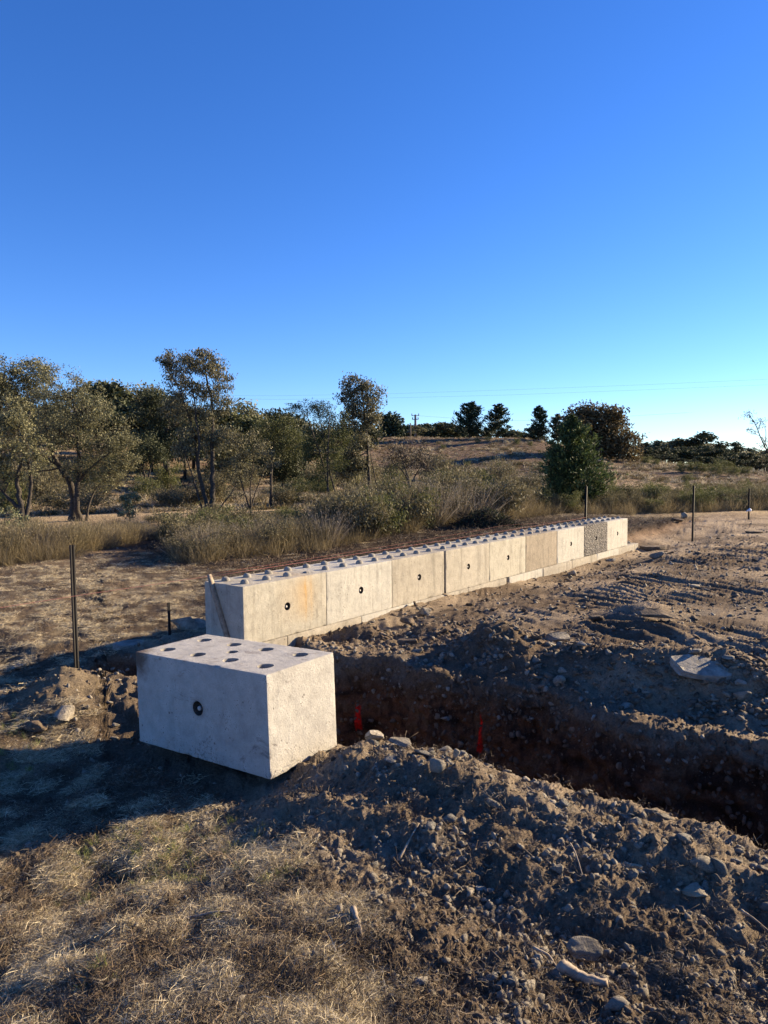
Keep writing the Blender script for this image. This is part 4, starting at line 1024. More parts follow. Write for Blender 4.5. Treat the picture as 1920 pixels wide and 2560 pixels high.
# ------------------------------------------------------------------ sticks, log, roots
def stick(pts, r, label, name='stick', mt='timber', k=6):
    P = []
    for (xd, yd, lift) in pts:
        x, y = hit(xd, yd, -0.05); P.append([x, y, ground_z(x, y)+lift])
    P = np.array(P); t = np.linspace(0, 1, len(P)); tt = np.linspace(0, 1, len(P)*4)
    Q = np.stack([np.interp(tt, t, P[:, i]) for i in range(3)], 1); Q[1:-1] = (Q[:-2]+Q[1:-1]*2+Q[2:])/4
    Q += np.random.RandomState(int(r*1e5)).normal(size=Q.shape)*r*0.08
    c = Q[0].copy(); g = Geo(); g.tube(Q-c, np.linspace(r, r*0.45, len(Q))*(1+0.06*np.sin(np.arange(len(Q))*1.9)), k)
    o = obj(name, g.mesh(name, M[mt]), loc=c); tag(o, label, 'stick'); return o
stick([(283, 1996, .012), (330, 2012, .015), (390, 2022, .015), (450, 2030, .015), (548, 2020, .012)], 0.0075, 'long curved branch lying in the foreground straw')
stick([(312, 2014, .02), (350, 2008, .035), (400, 1994, .03)], 0.004, 'thin side twig above the long curved branch')
stick([(0, 1978, .01), (30, 1972, .015), (66, 1964, .01)], 0.007, 'pale stick poking in from the left edge')
stick([(743, 2062, .02), (755, 2085, .025), (760, 2118, .01)], 0.013, 'short weathered stick in the foreground grass')
stick([(1185, 2172, .03), (1230, 2190, .03), (1290, 2215, .02)], 0.024, 'broken pale log end at the bottom edge', 'log')
stick([(1130, 2130, .02), (1165, 2150, .03), (1195, 2185, .01)], 0.006, 'thin root by the broken log end')
stick([(1215, 1900, .02), (1225, 1940, .03), (1240, 1975, .01)], 0.004, 'thin root hanging down the foreground spoil')
stick([(845, 1905, .02), (870, 1880, .03), (890, 1858, .01)], 0.006, 'forked twig left of the middle foreground')
stick([(1580, 2045, .02), (1600, 2060, .03), (1640, 2080, .01)], 0.005, 'short bare twig on the right foreground slope')
stick([(200, 2120, .01), (235, 2105, .02), (255, 2098, .01)], 0.006, 'short pale stick in the lower left straw')
g = Geo(); rr_ = np.random.RandomState(3)
for (xd, yd, n, L) in ((1010, 1475, 9, 0.22), (1060, 1500, 14, 0.30), (1110, 1510, 10, 0.28), (1180, 1545, 8, 0.25), (1250, 1580, 8, 0.22), (1300, 1590, 6, 0.22), (1130, 1580, 5, 0.25)):
    for i in range(n):
        rx_ = ray(xd+rr_.uniform(-25, 25), yd+rr_.uniform(-8, 14)); ts = np.linspace(3, 12, 700); Z = CAMZ+rx_[2]*ts; gz = ground_base(rx_[0]*ts, rx_[1]*ts); kk = int(np.argmax(Z < gz)); p = np.array([rx_[0]*ts[kk], rx_[1]*ts[kk], Z[kk]])
        d = np.array([-VX, -VY, 0])*0.5+rr_.normal(size=3)*np.array([0.6, 0.6, 0.4])-np.array([0, 0, 0.4]); Q = [p+np.array([VX, VY, 0])*0.04]
        for j in range(6): d = d+rr_.normal(size=3)*0.45; d /= np.linalg.norm(d); Q.append(Q[-1]+d*L/7*rr_.uniform(0.5, 1.2))
        g.tube(Q, np.linspace(0.0026, 0.001, 7), 3)
o = obj('hanging_roots', g.mesh('hanging_roots', M['strawdull'])); 
tag(o, 'thin pale roots hanging out of the cut topsoil in the trench side', 'roots', kind='stuff')

# ------------------------------------------------------------------ vegetation
def tree(name, label, cat, dist, trunks, lobes, leaf='gum', n=6000, L=0.14, Wd=0.045, droop=0.5, depth=0.9, bark='bark', twig=1.0, seed=1, sigma=0.2, clusters=None, group=None, base=None, subparts=False):
    """trunks: [(polyline in picture places, radius)], lobes: [(x, y, rx, ry)] - built in the round at its own distance"""
    rng = np.random.RandomState(seed)
    if dist < 27 and leaf != 'mulch': n = int(n*1.4); L *= 0.64; Wd *= 0.72; sigma *= 0.62
    elif dist < 50 and leaf != 'mulch': n = int(n*1.6); L *= 0.66; Wd *= 0.7; sigma *= 0.8
    px = dist/1537.0
    def W(x, y, off=0.0):
        r = ray(x, y); return np.array([r[0]/r[1]*dist, dist+off, CAMZ+r[2]/r[1]*dist])
    bx, by_ = (base or trunks[0][0][0])
    b0 = W(bx, by_); gz = float(ground_base(np.array([b0[0]]), np.array([dist]))[0])
    root = empty(name, (b0[0], dist, gz)); tag(root, label, cat, group); O = np.array([b0[0], dist, gz])
    g = Geo(); TP = []
    for ti, (pl, r0) in enumerate(trunks):
        Q = [W(x, y, 0) for x, y in pl]
        offs = np.cumsum(rng.normal(size=len(Q))*0.16*(ti > 0)+rng.normal(size=len(Q))*0.08); offs -= offs[0]
        for i in range(len(Q)): Q[i][1] += offs[i]
        Q = np.array(Q)
        if ti == 0 or abs(pl[0][1]-trunks[0][0][0][1]) < 14:
            zb = float(ground_base(np.array([Q[0][0]]), np.array([Q[0][1]]))[0])-0.15
            Q = np.concatenate([[[Q[0][0], Q[0][1], min(zb, Q[0][2]-0.05)]], Q])
        t = np.linspace(0, 1, len(Q)); tt = np.linspace(0, 1, max(8, len(Q)*4)); S = np.stack([np.interp(tt, t, Q[:, i]) for i in range(3)], 1)
        for _ in range(3): S[1:-1] = (S[:-2]+2*S[1:-1]+S[2:])/4
        S[1:-1] += rng.normal(size=S[1:-1].shape)*r0*0.12
        rad = r0*(1-0.78*tt)
        g.tube(S-O, rad, 7); TP.append(np.concatenate([S, rad[:, None]], 1))
    obj('trunk', g.mesh('trunk', M[bark]), root)
    TA = np.concatenate(TP)
    gb = Geo(); CC = []; CW = []
    tot = sum(l[2]*l[3] for l in lobes)
    ncl = clusters or max(20, int(n/62))
    for (lx, ly, rx, ry) in lobes:
        c = W(lx, ly, 0); rad = np.array([rx*px, min(rx, ry)*px*depth*1.25, ry*px])
        k = max(3, int(ncl*rx*ry/tot))
        c = c+np.array([0, rng.normal()*rad[1]*0.35, 0])
        m = TA[:, 2] < c[2]+0.2*rad[2]
        cand = TA[m] if m.any() else TA
        d = np.linalg.norm((cand[:, :3]-c)*np.array([1, 1, 0.6]), axis=1)+0.2*np.maximum(0, cand[:, 2]*0)
        st = cand[np.argmin(d)]
        mid = st[:3]*0.45+(c-np.array([0, 0, rad[2]*0.35]))*0.55+rng.normal(size=3)*0.08
        hub = c-np.array([0, 0, rad[2]*0.45])
        r0 = min(st[3]*0.8, 0.02+0.03*math.sqrt(rx*px))
        gb.tube(np.array([st[:3], mid, hub, c])-O, [r0, r0*0.8, r0*0.6, r0*0.35], 5)
        for i in range(k):
            v = rng.normal(size=3); v /= np.linalg.norm(v); q = rng.uniform(0.35, 1.0)**0.6
            e_ = c+v*rad*q*1.04
            s_ = hub+(c-hub)*rng.uniform(0, 1)+rng.normal(size=3)*0.05
            m_ = (s_+e_)/2+np.array([0, 0, -0.10*np.linalg.norm(e_-s_)])+rng.normal(size=3)*0.12*np.linalg.norm(e_-s_)
            if twig > 0 and rng.rand() < twig: gb.tube(np.array([s_, m_, e_])-O, [r0*0.35, r0*0.22, 0.004+0.1*r0], 3)
            CC.append(e_); CW.append(rng.uniform(0.4, 1.4))
            if rng.rand() < 0.35: CC.append(m_*0.4+e_*0.6); CW.append(0.5)
    obj('branches', gb.mesh('branches', M[bark]), root)
    CC = np.array(CC); CW = np.array(CW); CW /= CW.sum()
    ci = rng.choice(len(CC), n, p=CW)
    sg = sigma*(0.6+0.8*rng.rand(len(CC)))
    C = CC[ci]+np.clip(rng.normal(size=(n, 3)), -1.7, 1.7)*sg[ci][:, None]*np.array([1, 1, 0.7])
    D = rng.normal(size=(n, 3)); D[:, 2] = D[:, 2]*(1-droop)-droop*1.6
    cv = rng.rand(len(CC))[ci]; val = np.clip(0.25*cv+0.75*rng.rand(n)**1.3, 0, 1)
    me = leaf_mesh('crown', C-O, L*rng.uniform(0.6, 1.25, n), Wd*rng.uniform(0.6, 1.3, n), D, rng, M[leaf], val)
    obj('crown', me, root)
    return root
T = tree
T('gum_tree', 'leafy gum at the far left edge, forked trunk bent towards the frame', 'tree', 23,
  [([(50, 1115), (46, 1080), (40, 1050), (38, 1020), (50, 985), (70, 950)], 0.13), ([(46, 1085), (20, 1060), (-5, 1040), (-30, 1010)], 0.07), ([(52, 1110), (60, 1060), (62, 1010), (50, 960), (20, 900)], 0.09)],
  [(25, 930, 60, 55), (75, 960, 42, 45), (-20, 980, 50, 50), (30, 870, 45, 40), (10, 1010, 40, 28), (60, 905, 35, 30), (-30, 900, 50, 50)], 'gum', 8000, 0.15, 0.055, seed=11)
T('gum_tree', 'broad spreading olive gum left of centre with dark double trunk', 'tree', 25,
  [([(158, 1112), (156, 1080), (153, 1050), (148, 1030), (130, 1000), (112, 970), (98, 930), (90, 890)], 0.17), ([(172, 1110), (172, 1075), (170, 1040), (175, 1000), (170, 950), (175, 900), (170, 850)], 0.12), ([(165, 1035), (190, 1010), (215, 985), (250, 960)], 0.07),
   ([(186, 1112), (188, 1080), (200, 1040), (225, 1020), (260, 1010)], 0.06), ([(140, 1015), (120, 990), (100, 975), (80, 955)], 0.06)],
  [(150, 830, 48, 50), (110, 860, 40, 40), (195, 870, 50, 50), (235, 920, 55, 48), (265, 965, 38, 42), (150, 920, 55, 48), (95, 920, 38, 42), (200, 960, 50, 45), (240, 1005, 48, 25), (175, 1000, 40, 30), (120, 800, 22, 20), (285, 940, 20, 30), (285, 985, 22, 20), (258, 1022, 30, 15), (218, 1035, 26, 12), (80, 995, 24, 16)], 'gum', 17000, 0.13, 0.045, seed=12)
T('gum_tree', 'dark tall gum behind the spreading tree at the left edge', 'tree', 40,
  [([(30, 1050), (34, 980), (30, 900), (40, 830)], 0.28), ([(40, 960), (70, 880), (85, 820)], 0.14)],
  [(20, 800, 45, 42), (75, 785, 35, 32), (60, 840, 50, 40), (0, 860, 50, 45), (-40, 820, 50, 50), (95, 800, 18, 22)], 'gum', 11000, 0.24, 0.09, seed=13, sigma=0.3)
T('gum_tree', 'tall upright clump of gums with several slim trunks left of the wall', 'tree', 23,
  [([(452, 1120), (456, 1090), (460, 1050), (460, 1010), (462, 960), (463, 910), (462, 850), (450, 800)], 0.12), ([(448, 1118), (444, 1080), (435, 1040), (428, 1000), (425, 950), (415, 900), (405, 850)], 0.09),
   ([(450, 1100), (440, 1050), (432, 1000), (440, 940), (430, 880), (425, 820)], 0.07), ([(456, 1115), (475, 1090), (500, 1060), (515, 1030)], 0.035), ([(446, 1118), (436, 1085), (425, 1030), (412, 975), (400, 930)], 0.045)],
  [(385, 790, 34, 34), (430, 775, 22, 20), (455, 785, 42, 30), (480, 815, 26, 38), (395, 825, 30, 26), (448, 835, 28, 24), (370, 765, 22, 14), (385, 870, 30, 35), (440, 880, 36, 32), (480, 870, 24, 22), (425, 930, 38, 26), (470, 930, 26, 30), (405, 960, 22, 26)], 'gumred', 10500, 0.15, 0.05, droop=0.7, seed=14)
T('gum_tree', 'dark broad gum with a thick trunk behind the tall clump', 'tree', 46,
  [([(365, 1046), (364, 1010), (362, 970), (366, 920), (372, 870)], 0.36), ([(362, 980), (340, 940), (330, 900)], 0.16)],
  [(345, 880, 40, 45), (385, 905, 40, 40), (365, 950, 42, 30), (335, 935, 30, 30), (395, 950, 28, 26), (330, 850, 26, 22)], 'dark', 9000, 0.26, 0.10, seed=15, sigma=0.35)
T('small_tree', 'small dark tree with forked trunk on the golden slope', 'tree', 43,
  [([(316, 1060), (317, 1035), (315, 1010), (305, 985)], 0.13), ([(318, 1040), (328, 1010), (335, 985)], 0.09), ([(316, 1045), (306, 1015), (298, 995)], 0.06)],
  [(305, 975, 26, 26), (335, 975, 24, 26), (320, 950, 26, 26), (300, 1000, 16, 10)], 'dark', 3500, 0.22, 0.08, seed=16, sigma=0.3)
T('sapling', 'thin open sapling with pinkish twigs right of the tall gum clump', 'tree', 24,
  [([(541, 1116), (543, 1085), (541, 1050), (548, 1010), (552, 970)], 0.045), ([(543, 1090), (552, 1050), (568, 1010), (580, 985)], 0.03), ([(542, 1100), (530, 1060), (522, 1020), (528, 990)], 0.03)],
  [(515, 960, 28, 40), (550, 960, 32, 40), (585, 990, 24, 30), (535, 1010, 26, 26), (500, 1020, 22, 32), (510, 1060, 18, 22)], 'gumred', 3600, 0.13, 0.045, seed=17)
T('round_tree', 'dark round headed tree on a single short trunk on the golden slope', 'tree', 35,
  [([(611, 1082), (611, 1055), (612, 1030)], 0.17)],
  [(612, 1018, 32, 20), (590, 1000, 30, 30), (635, 1000, 28, 28), (612, 975, 38, 32), (612, 945, 26, 20)], 'dark', 6500, 0.17, 0.07, seed=18, sigma=0.25, droop=0.1)
T('wattle_tree', 'yellow green feathery wattle standing above the round dark tree', 'tree', 33,
  [([(585, 1075), (588, 1020), (592, 960), (596, 930)], 0.09)],
  [(580, 925, 34, 26), (615, 915, 26, 22), (560, 955, 30, 30), (640, 950, 30, 32), (600, 960, 34, 26)], 'wattle', 6000, 0.16, 0.045, seed=19, droop=0.1)
T('wattle_tree', 'loose feathery wattle with arching top and many thin stems left of the tall slim gum', 'tree', 23.5,
  [([(735, 1130), (728, 1090), (722, 1050), (712, 1010), (705, 970), (700, 920), (690, 880)], 0.05), ([(722, 1128), (715, 1080), (708, 1040), (700, 1000), (690, 960), (680, 920), (668, 890)], 0.045),
   ([(712, 1100), (710, 1050), (712, 1000), (716, 950), (718, 900)], 0.04), ([(760, 1105), (752, 1070), (740, 1040), (725, 1015)], 0.025)],
  [(660, 880, 22, 16), (640, 878, 12, 10), (690, 885, 24, 18), (716, 890, 16, 22), (700, 930, 34, 26), (735, 950, 30, 30), (680, 970, 30, 26), (720, 1000, 34, 30), (690, 1030, 20, 20), (745, 900, 14, 14)], 'wattle', 8000, 0.13, 0.032, droop=0.1, seed=20)
T('gum_tree', 'tall slim gum rising above the hill line in the middle of the picture', 'tree', 24.5,
  [([(801, 1062), (798, 1030), (797, 990), (796, 950), (793, 910), (790, 870), (785, 830)], 0.075), ([(822, 1075), (815, 1050), (808, 1010), (800, 960)], 0.04), ([(795, 950), (780, 930), (765, 905)], 0.025), ([(793, 900), (810, 880), (822, 860)], 0.02)],
  [(775, 835, 28, 22), (800, 845, 22, 20), (762, 865, 26, 22), (822, 862, 13, 18), (790, 885, 32, 24), (760, 900, 20, 20), (808, 905, 24, 22), (785, 945, 26, 26), (772, 1000, 24, 22), (755, 1010, 22, 20), (765, 975, 18, 20)], 'gumred', 7800, 0.16, 0.055, droop=0.7, seed=21)
T('bare_shrub_tree', 'leafless brown shrubby tree in front of the hillside right of the slim gum', 'tree', 24,
  [([(886, 1075), (885, 1045), (880, 1020), (870, 990), (862, 965)], 0.05), ([(886, 1060), (895, 1035), (910, 1010), (925, 990)], 0.035), ([(884, 1040), (870, 1015), (850, 1000)], 0.03)],
  [(865, 975, 30, 30), (905, 985, 32, 32), (930, 1015, 24, 26), (845, 1005, 20, 22), (885, 1000, 26, 24)], 'mulch', 1500, 0.09, 0.03, seed=22, clusters=260)
T('sapling', 'small pale leaved sapling at the edge of the left scrub', 'tree', 22,
  [([(281, 1120), (280, 1095), (279, 1070), (278, 1050)], 0.022)], [(278, 1055, 18, 14), (282, 1075, 22, 16), (278, 1095, 18, 12)], 'pale', 900, 0.13, 0.06, seed=23, sigma=0.12)
T('sapling', 'white leaved low sapling at the left edge of the clearing', 'tree', 18,
  [([(10, 1150), (12, 1120), (20, 1095)], 0.025), ([(12, 1148), (40, 1128), (66, 1125)], 0.015)], [(15, 1090, 26, 18), (45, 1115, 24, 16), (70, 1135, 18, 16), (-10, 1110, 22, 22)], 'pale', 1100, 0.10, 0.05, seed=24, sigma=0.10)
T('sapling', 'whippy bare sapling leaning in from the right edge against the sky', 'tree', 31,
  [([(1690, 1130), (1680, 1060), (1668, 1010), (1650, 970), (1635, 930), (1620, 912)], 0.045), ([(1672, 1020), (1660, 985), (1640, 962), (1618, 950)], 0.022), ([(1655, 980), (1655, 950), (1645, 925)], 0.018)],
  [(1625, 918, 16, 10), (1645, 935, 14, 14), (1625, 950, 14, 8), (1655, 970, 12, 16), (1660, 1010, 16, 20)], 'scrub', 520, 0.13, 0.04, seed=25, sigma=0.14)
# bushy trees filling the middle distance on the left
mid = [
 ('bushy_tree', 'mid green bushy tree right of the tall gum clump below the skyline', 62, 530, 1000, [(530, 905, 34, 28), (510, 945, 36, 32), (555, 950, 34, 34), (530, 985, 40, 26)], 'wattle'),
 ('bushy_tree', 'rounded olive tree on the skyline just right of the tall gum clump', 75, 520, 960, [(522, 890, 36, 22), (545, 912, 30, 24), (500, 915, 28, 26)], 'gum'),
 ('bushy_tree', 'dark domed tree on the skyline above the round dark tree', 85, 590, 950, [(585, 905, 24, 20), (610, 910, 22, 18), (595, 930, 34, 20)], 'dark'),
 ('bushy_tree', 'dark tree on the skyline left of the arching wattle', 88, 635, 950, [(632, 912, 18, 18), (650, 925, 22, 18), (625, 935, 26, 16)], 'dark'),
 ('bushy_tree', 'olive tree mass behind the arching wattle', 60, 660, 990, [(650, 950, 34, 28), (690, 940, 30, 26), (670, 975, 40, 22)], 'gum'),
 ('bushy_tree', 'dark conifer like tree on the skyline right of the slim gum', 96, 848, 945, [(846, 908, 10, 9), (848, 922, 16, 12), (850, 936, 18, 9)], 'pine'),
 ('bushy_tree', 'dark olive tree behind the slim gum at skyline level', 80, 770, 960, [(760, 930, 30, 20), (800, 935, 26, 20), (730, 940, 24, 20), (770, 950, 40, 16)], 'dark'),
 ('bushy_tree', 'dark skyline gum between the spreading gum and the tall clump', 78, 245, 930, [(232, 830, 26, 20), (262, 838, 26, 22), (250, 865, 40, 26), (225, 870, 30, 30), (275, 880, 26, 24)], 'gum'),
 ('bushy_tree', 'open topped dark tree on the skyline left of the tall clump', 70, 325, 960, [(318, 842, 20, 16), (338, 850, 18, 20), (312, 870, 26, 22), (330, 895, 30, 26)], 'gum'),
 ('bushy_tree', 'reddish brown leafless tree behind the spreading gum', 66, 300, 970, [(296, 880, 22, 24), (285, 915, 28, 24), (310, 925, 24, 22)], 'oak'),
 ('bushy_tree', 'grey green bushy tree low behind the tall clump, right side', 50, 480, 1030, [(480, 960, 30, 30), (500, 1000, 30, 28), (470, 1010, 30, 24)], 'gum'),
 ('bushy_tree', 'low green tree on the slope behind the thin sapling', 55, 570, 1020, [(565, 975, 24, 24), (545, 1000, 22, 20), (585, 1000, 20, 18)], 'wattle'),
 ('bushy_tree', 'dark leafy tree low between the arching wattle and slim gum', 30, 750, 1060, [(750, 985, 22, 18), (742, 1010, 26, 22), (765, 1025, 22, 18)], 'gum'),
 ('bushy_tree', 'dim dark tree behind the left edge gum', 55, 60, 1010, [(40, 900, 40, 40), (90, 910, 40, 40), (130, 900, 36, 36)], 'gum'),
 ('bushy_tree', 'grey olive tree far behind the spreading gum', 60, 200, 1010, [(180, 890, 40, 36), (220, 900, 36, 34), (150, 900, 36, 34)], 'gum'),
]
for i, (nm, lab, d, bx, byy, lobes, lf) in enumerate(mid):
    T(nm, lab, 'tree', d, [([(bx, byy), (bx+2, byy-20), (lobes[0][0], lobes[0][1])], 0.004*d)], lobes, lf, int(2200+60*len(lobes)*10), 0.0052*d, 0.0022*d, droop=0.2, seed=60+i, sigma=0.0075*d, bark='barkdark')

def conifer(name, label, dist, xd, ybase, ytop, halfw, leaf, n, seed, lneedle, prof=0.0, group=None, gaps=0.0, bump=0.25):
    rng = np.random.RandomState(seed)
    x, y = dirx(xd, dist); gz = float(ground_base(np.array([x]), np.array([y]))[0]); zt = zat(xd, ytop, dist)-gz
    root = empty(name, (x, y, gz)); tag(root, label, 'tree', group)
    Rw = halfw/1537*dist; zb = max(0.12*zt, zat(xd, ybase, dist)-gz)
    g = Geo(); r0 = 0.022*zt; g.tube([[0, 0, -0.2], [0.02, 0, zt*0.3], [0, 0.03, zt*0.65], [0, 0, zt*0.97]], [r0, r0*0.8, r0*0.5, r0*0.12], 7); obj('trunk', g.mesh('trunk', M['barkdark']), root)
    gb = Geo(); Cs = []; Ds = []
    nb = int(46 if dist > 60 else 84)
    per = n//nb
    for i in range(nb):
        t = (i+rng.rand())/nb; z = zb+(zt-zb)*t*0.98
        if gaps and rng.rand() < gaps: continue
        w = Rw*((1-t)**(0.75-prof))*(min(1, 0.55+t*3.5))*rng.uniform(1-bump, 1+bump*0.6)+0.04*Rw
        an = i*2.399+rng.normal()*0.3; d = np.array([math.cos(an), math.sin(an), 0])
        up = w*(0.28 if dist > 60 else 0.42)
        A = np.array([0, 0, z]); B = A+d*w*0.55+np.array([0, 0, -0.03*w]); C = A+d*w+np.array([0, 0, up])
        gb.tube([A, B, C], [0.10*r0+0.008, 0.07*r0+0.006, 0.004], 3)
        s = rng.rand(per)**0.6
        side = np.array([-d[1], d[0], 0])
        P = A+(B-A)*np.minimum(s*2, 1)[:, None]+(C-B)*np.maximum(s*2-1, 0)[:, None]
        spread = w*(0.30 if dist > 60 else 0.20)*(0.35+s)
        off = rng.normal(size=(per, 1))*side*spread[:, None]*0.8+rng.normal(size=(per, 3))*w*0.07
        P = P+off
        D = d*0.7+np.sign(off@side)[:, None]*side*0.5+rng.normal(size=(per, 3))*0.5+np.array([0, 0, 0.7])
        Cs.append(P); Ds.append(D)
    obj('branches', gb.mesh('branches', M['barkdark']), root)
    C = np.concatenate(Cs); D = np.concatenate(Ds); m = len(C)
    obj('crown', leaf_mesh('crown', C, lneedle*rng.uniform(0.6, 1.3, m), lneedle*0.28*rng.uniform(0.7, 1.3, m), D, rng, M[leaf], rng.rand(m)**1.5), root)
    return root
conifer('pine_tree', 'dense young pine standing alone in the scrub behind the wall', 27, 1238, 1112, 905, 88, 'pineyoung', 21000, 31, 0.17, -0.05, bump=0.55)
conifer('pine_tree', 'leftmost of the dark skyline pines, broad with a notched top', 92, 1016, 942, 873, 34, 'pine', 4200, 32, 0.45, 0.35, bump=0.62, gaps=0.14)
conifer('pine_tree', 'second dark skyline pine, just right of the leftmost one', 92, 1078, 945, 878, 32, 'pine', 4200, 33, 0.43, 0.25, bump=0.62, gaps=0.14)
conifer('pine_tree', 'third dark skyline pine with a pointed top, left of the autumn tree', 88, 1166, 955, 883, 27, 'pine', 4200, 34, 0.37, 0.15, bump=0.62, gaps=0.14)
conifer('pine_tree', 'small dark pine touching the left side of the autumn tree', 88, 1206, 962, 902, 22, 'pine', 3200, 35, 0.37, 0.3, bump=0.62, gaps=0.14)
T('autumn_tree', 'large brown leaved rounded tree on the hillside behind the young pine', 'tree', 72,
  [([(1290, 1005), (1290, 975), (1288, 940), (1285, 910)], 0.5), ([(1292, 990), (1320, 960), (1340, 940)], 0.25), ([(1288, 985), (1262, 950), (1250, 930)], 0.25)],
  [(1262, 908, 34, 20), (1295, 902, 40, 18), (1325, 915, 32, 24), (1245, 935, 30, 28), (1290, 935, 44, 34), (1335, 945, 32, 28), (1350, 975, 32, 26), (1310, 975, 44, 26), (1270, 970, 30, 26), (1366, 990, 16, 16)], 'oak', 15000, 0.36, 0.17, droop=0.1, seed=41, sigma=0.5, bark='barkdark')
# bushes and trees repeated over the far ground: prototypes copied one by one
rt = np.random.RandomState(77)
def proto_tree(seed, leaf, name, h=7.0):
    rng = np.random.RandomState(seed); g = Geo()
    root = empty(name, (0, 0, 0)); g.tube([[0, 0, -0.4], [0.1, 0, h*0.3], [-0.1, 0.1, h*0.6]], [0.03*h, 0.022*h, 0.012*h], 5); obj('trunk', g.mesh('trunk', M['barkdark']), root)
    n = 2600; k = 11; cc = np.stack([rng.normal(size=k)*h*0.22, rng.normal(size=k)*h*0.22, h*rng.uniform(0.42, 0.92, k)], 1); cc[:, :2] *= (1.25-cc[:, 2:3]/h*0.6)
    ci = rng.randint(0, k, n); v = rng.normal(size=(n, 3)); v /= np.linalg.norm(v, axis=1)[:, None]
    C = cc[ci]+v*h*0.135*rng.uniform(0.3, 1.15, n)[:, None]*np.array([1, 1, 0.75])
    obj('crown', leaf_mesh('crown', C, h*0.062*rng.uniform(0.6, 1.2, n), h*0.03, rng.normal(size=(n, 3)), rng, M[leaf], rng.rand(n)), root)
    return root
protos = [proto_tree(500+i, lf, 'far_tree') for i, lf in enumerate(('dark', 'dark', 'gum', 'dark'))]
used = [False]*4
def far_tree(xd, ytop, dist, label, group, k=None, wide=1.0):
    k = rt.randint(4) if k is None else k
    x, y = dirx(xd, dist); gz = float(ground_base(np.array([x]), np.array([y]))[0]); h = zat(xd, ytop, dist)-gz
    if not used[k]: o = protos[k]; used[k] = True
    else: o = copy_tree(protos[k])
    o.location = (x, y, gz); s = h/6.9; o.scale = (s*wide, s*wide, s); o.rotation_euler = (0, 0, rt.uniform(0, 6.28)); tag(o, label, 'tree', group)
for i, (xd, yt) in enumerate([(1392, 968), (1412, 962), (1432, 960), (1452, 958), (1470, 955), (1490, 962), (1506, 950), (1512, 962), (1530, 966), (1548, 972), (1566, 975), (1584, 978), (1602, 980), (1620, 984), (1640, 986), (1660, 985), (1680, 984), (1700, 984),
                              (1395, 975), (1425, 978), (1455, 975), (1500, 975), (1522, 978), (1555, 985), (1575, 990), (1612, 992), (1632, 995), (1655, 998), (1672, 995),
                              (1402, 985), (1440, 985), (1480, 985), (1520, 988), (1560, 996), (1600, 1000), (1640, 1004), (1540, 985), (1585, 990)]):
    far_tree(xd+rt.uniform(-4, 4), yt+rt.uniform(-4, 4), rt.uniform(105, 150) if i < 18 else rt.uniform(92, 108), 'dark gum in the back row of the right tree belt, '+('by the autumn tree' if xd < 1440 else 'left of centre' if xd < 1500 else 'right of centre' if xd < 1570 else 'behind the bare sapling' if xd < 1640 else 'at the picture edge'), 'tree belt at the foot of the sky on the right', wide=1.5)
for xd, yt in [(1490, 1000), (1515, 1004), (1535, 1000), (1560, 1006), (1580, 1004), (1605, 1010), (1625, 1008), (1645, 1012), (1665, 1010), (1470, 1000), (1450, 996), (1430, 994), (1408, 990)]:
    far_tree(xd+rt.uniform(-4, 4), yt+rt.uniform(-5, 5), rt.uniform(82, 90), 'low dark tree in the front row of the right hand belt, '+('its left half' if xd < 1540 else 'its right half'), 'tree belt at the foot of the sky on the right', k=rt.choice([0, 1, 3]), wide=1.9)
for xd, yt in [(-60, 840), (20, 850), (110, 845), (190, 850), (170, 862), (300, 868), (350, 872), (420, 880), (470, 885), (555, 900), (575, 905), (665, 915), (700, 918), (730, 925), (610, 918), (440, 905), (390, 895), (260, 880), (130, 870), (70, 870)]:
    far_tree(xd, yt+8, rt.uniform(95, 118), 'dark tree in the wooded rise behind the left hand gums', 'woodland on the left rise', wide=1.2)
for xd, yt in [(865, 930), (875, 925), (910, 932), (925, 926), (938, 922), (952, 921), (966, 924), (980, 926), (1000, 930), (1110, 936), (1125, 938), (1050, 935), (1140, 944), (830, 928)]:
    far_tree(xd, yt-6, rt.uniform(150, 190), 'bluish far tree peeping over the hill crest', 'distant trees over the crest', k=rt.choice([0, 1, 3]), wide=1.8)
for xd, yt, d in [(215, 812, 66), (255, 806, 68), (285, 828, 70), (310, 828, 64), (340, 826, 66), (300, 858, 60), (240, 850, 58), (330, 868, 58), (120, 850, 60), (420, 870, 62), (500, 872, 60), (560, 885, 64), (470, 900, 56), (520, 925, 52), (400, 905, 54), (590, 930, 58), (640, 945, 60)]:
    far_tree(xd, yt+6, d+rt.uniform(-2, 2), 'dark gum standing on the wooded slope, '+('left of' if xd < 345 else 'behind' if xd < 480 else 'right of')+' the tall gum clump', 'gums on the wooded slope', wide=1.15)
far_tree(903, 918, 100, 'brown bushy tree at the foot of the hilltop power pole', None, k=2, wide=1.6)
for k_, p_ in enumerate(protos):
    if not used[k_]: bpy.data.objects.remove(p_)
def landmark(xd):
    for lim, ph in ((60, 'at the left edge of the picture'), (150, 'below the leaning left gum'), (240, 'under the spreading gum'), (350, 'beside the earth track'), (450, 'below the tall gum clump'), (560, 'right of the tall gum clump'),
                    (680, 'below the round dark tree'), (780, 'below the arching wattle'), (880, 'right of the tall slim gum'), (980, 'left of the dark brush pile'), (1110, 'around the dark brush pile'), (1200, 'left of the young pine'),
                    (1290, 'in front of the young pine'), (1400, 'right of the young pine'), (1500, 'left of the dark picket'), (1600, 'right of the dark picket')):
        if xd < lim: return ph
    return 'by the right edge of the picture'
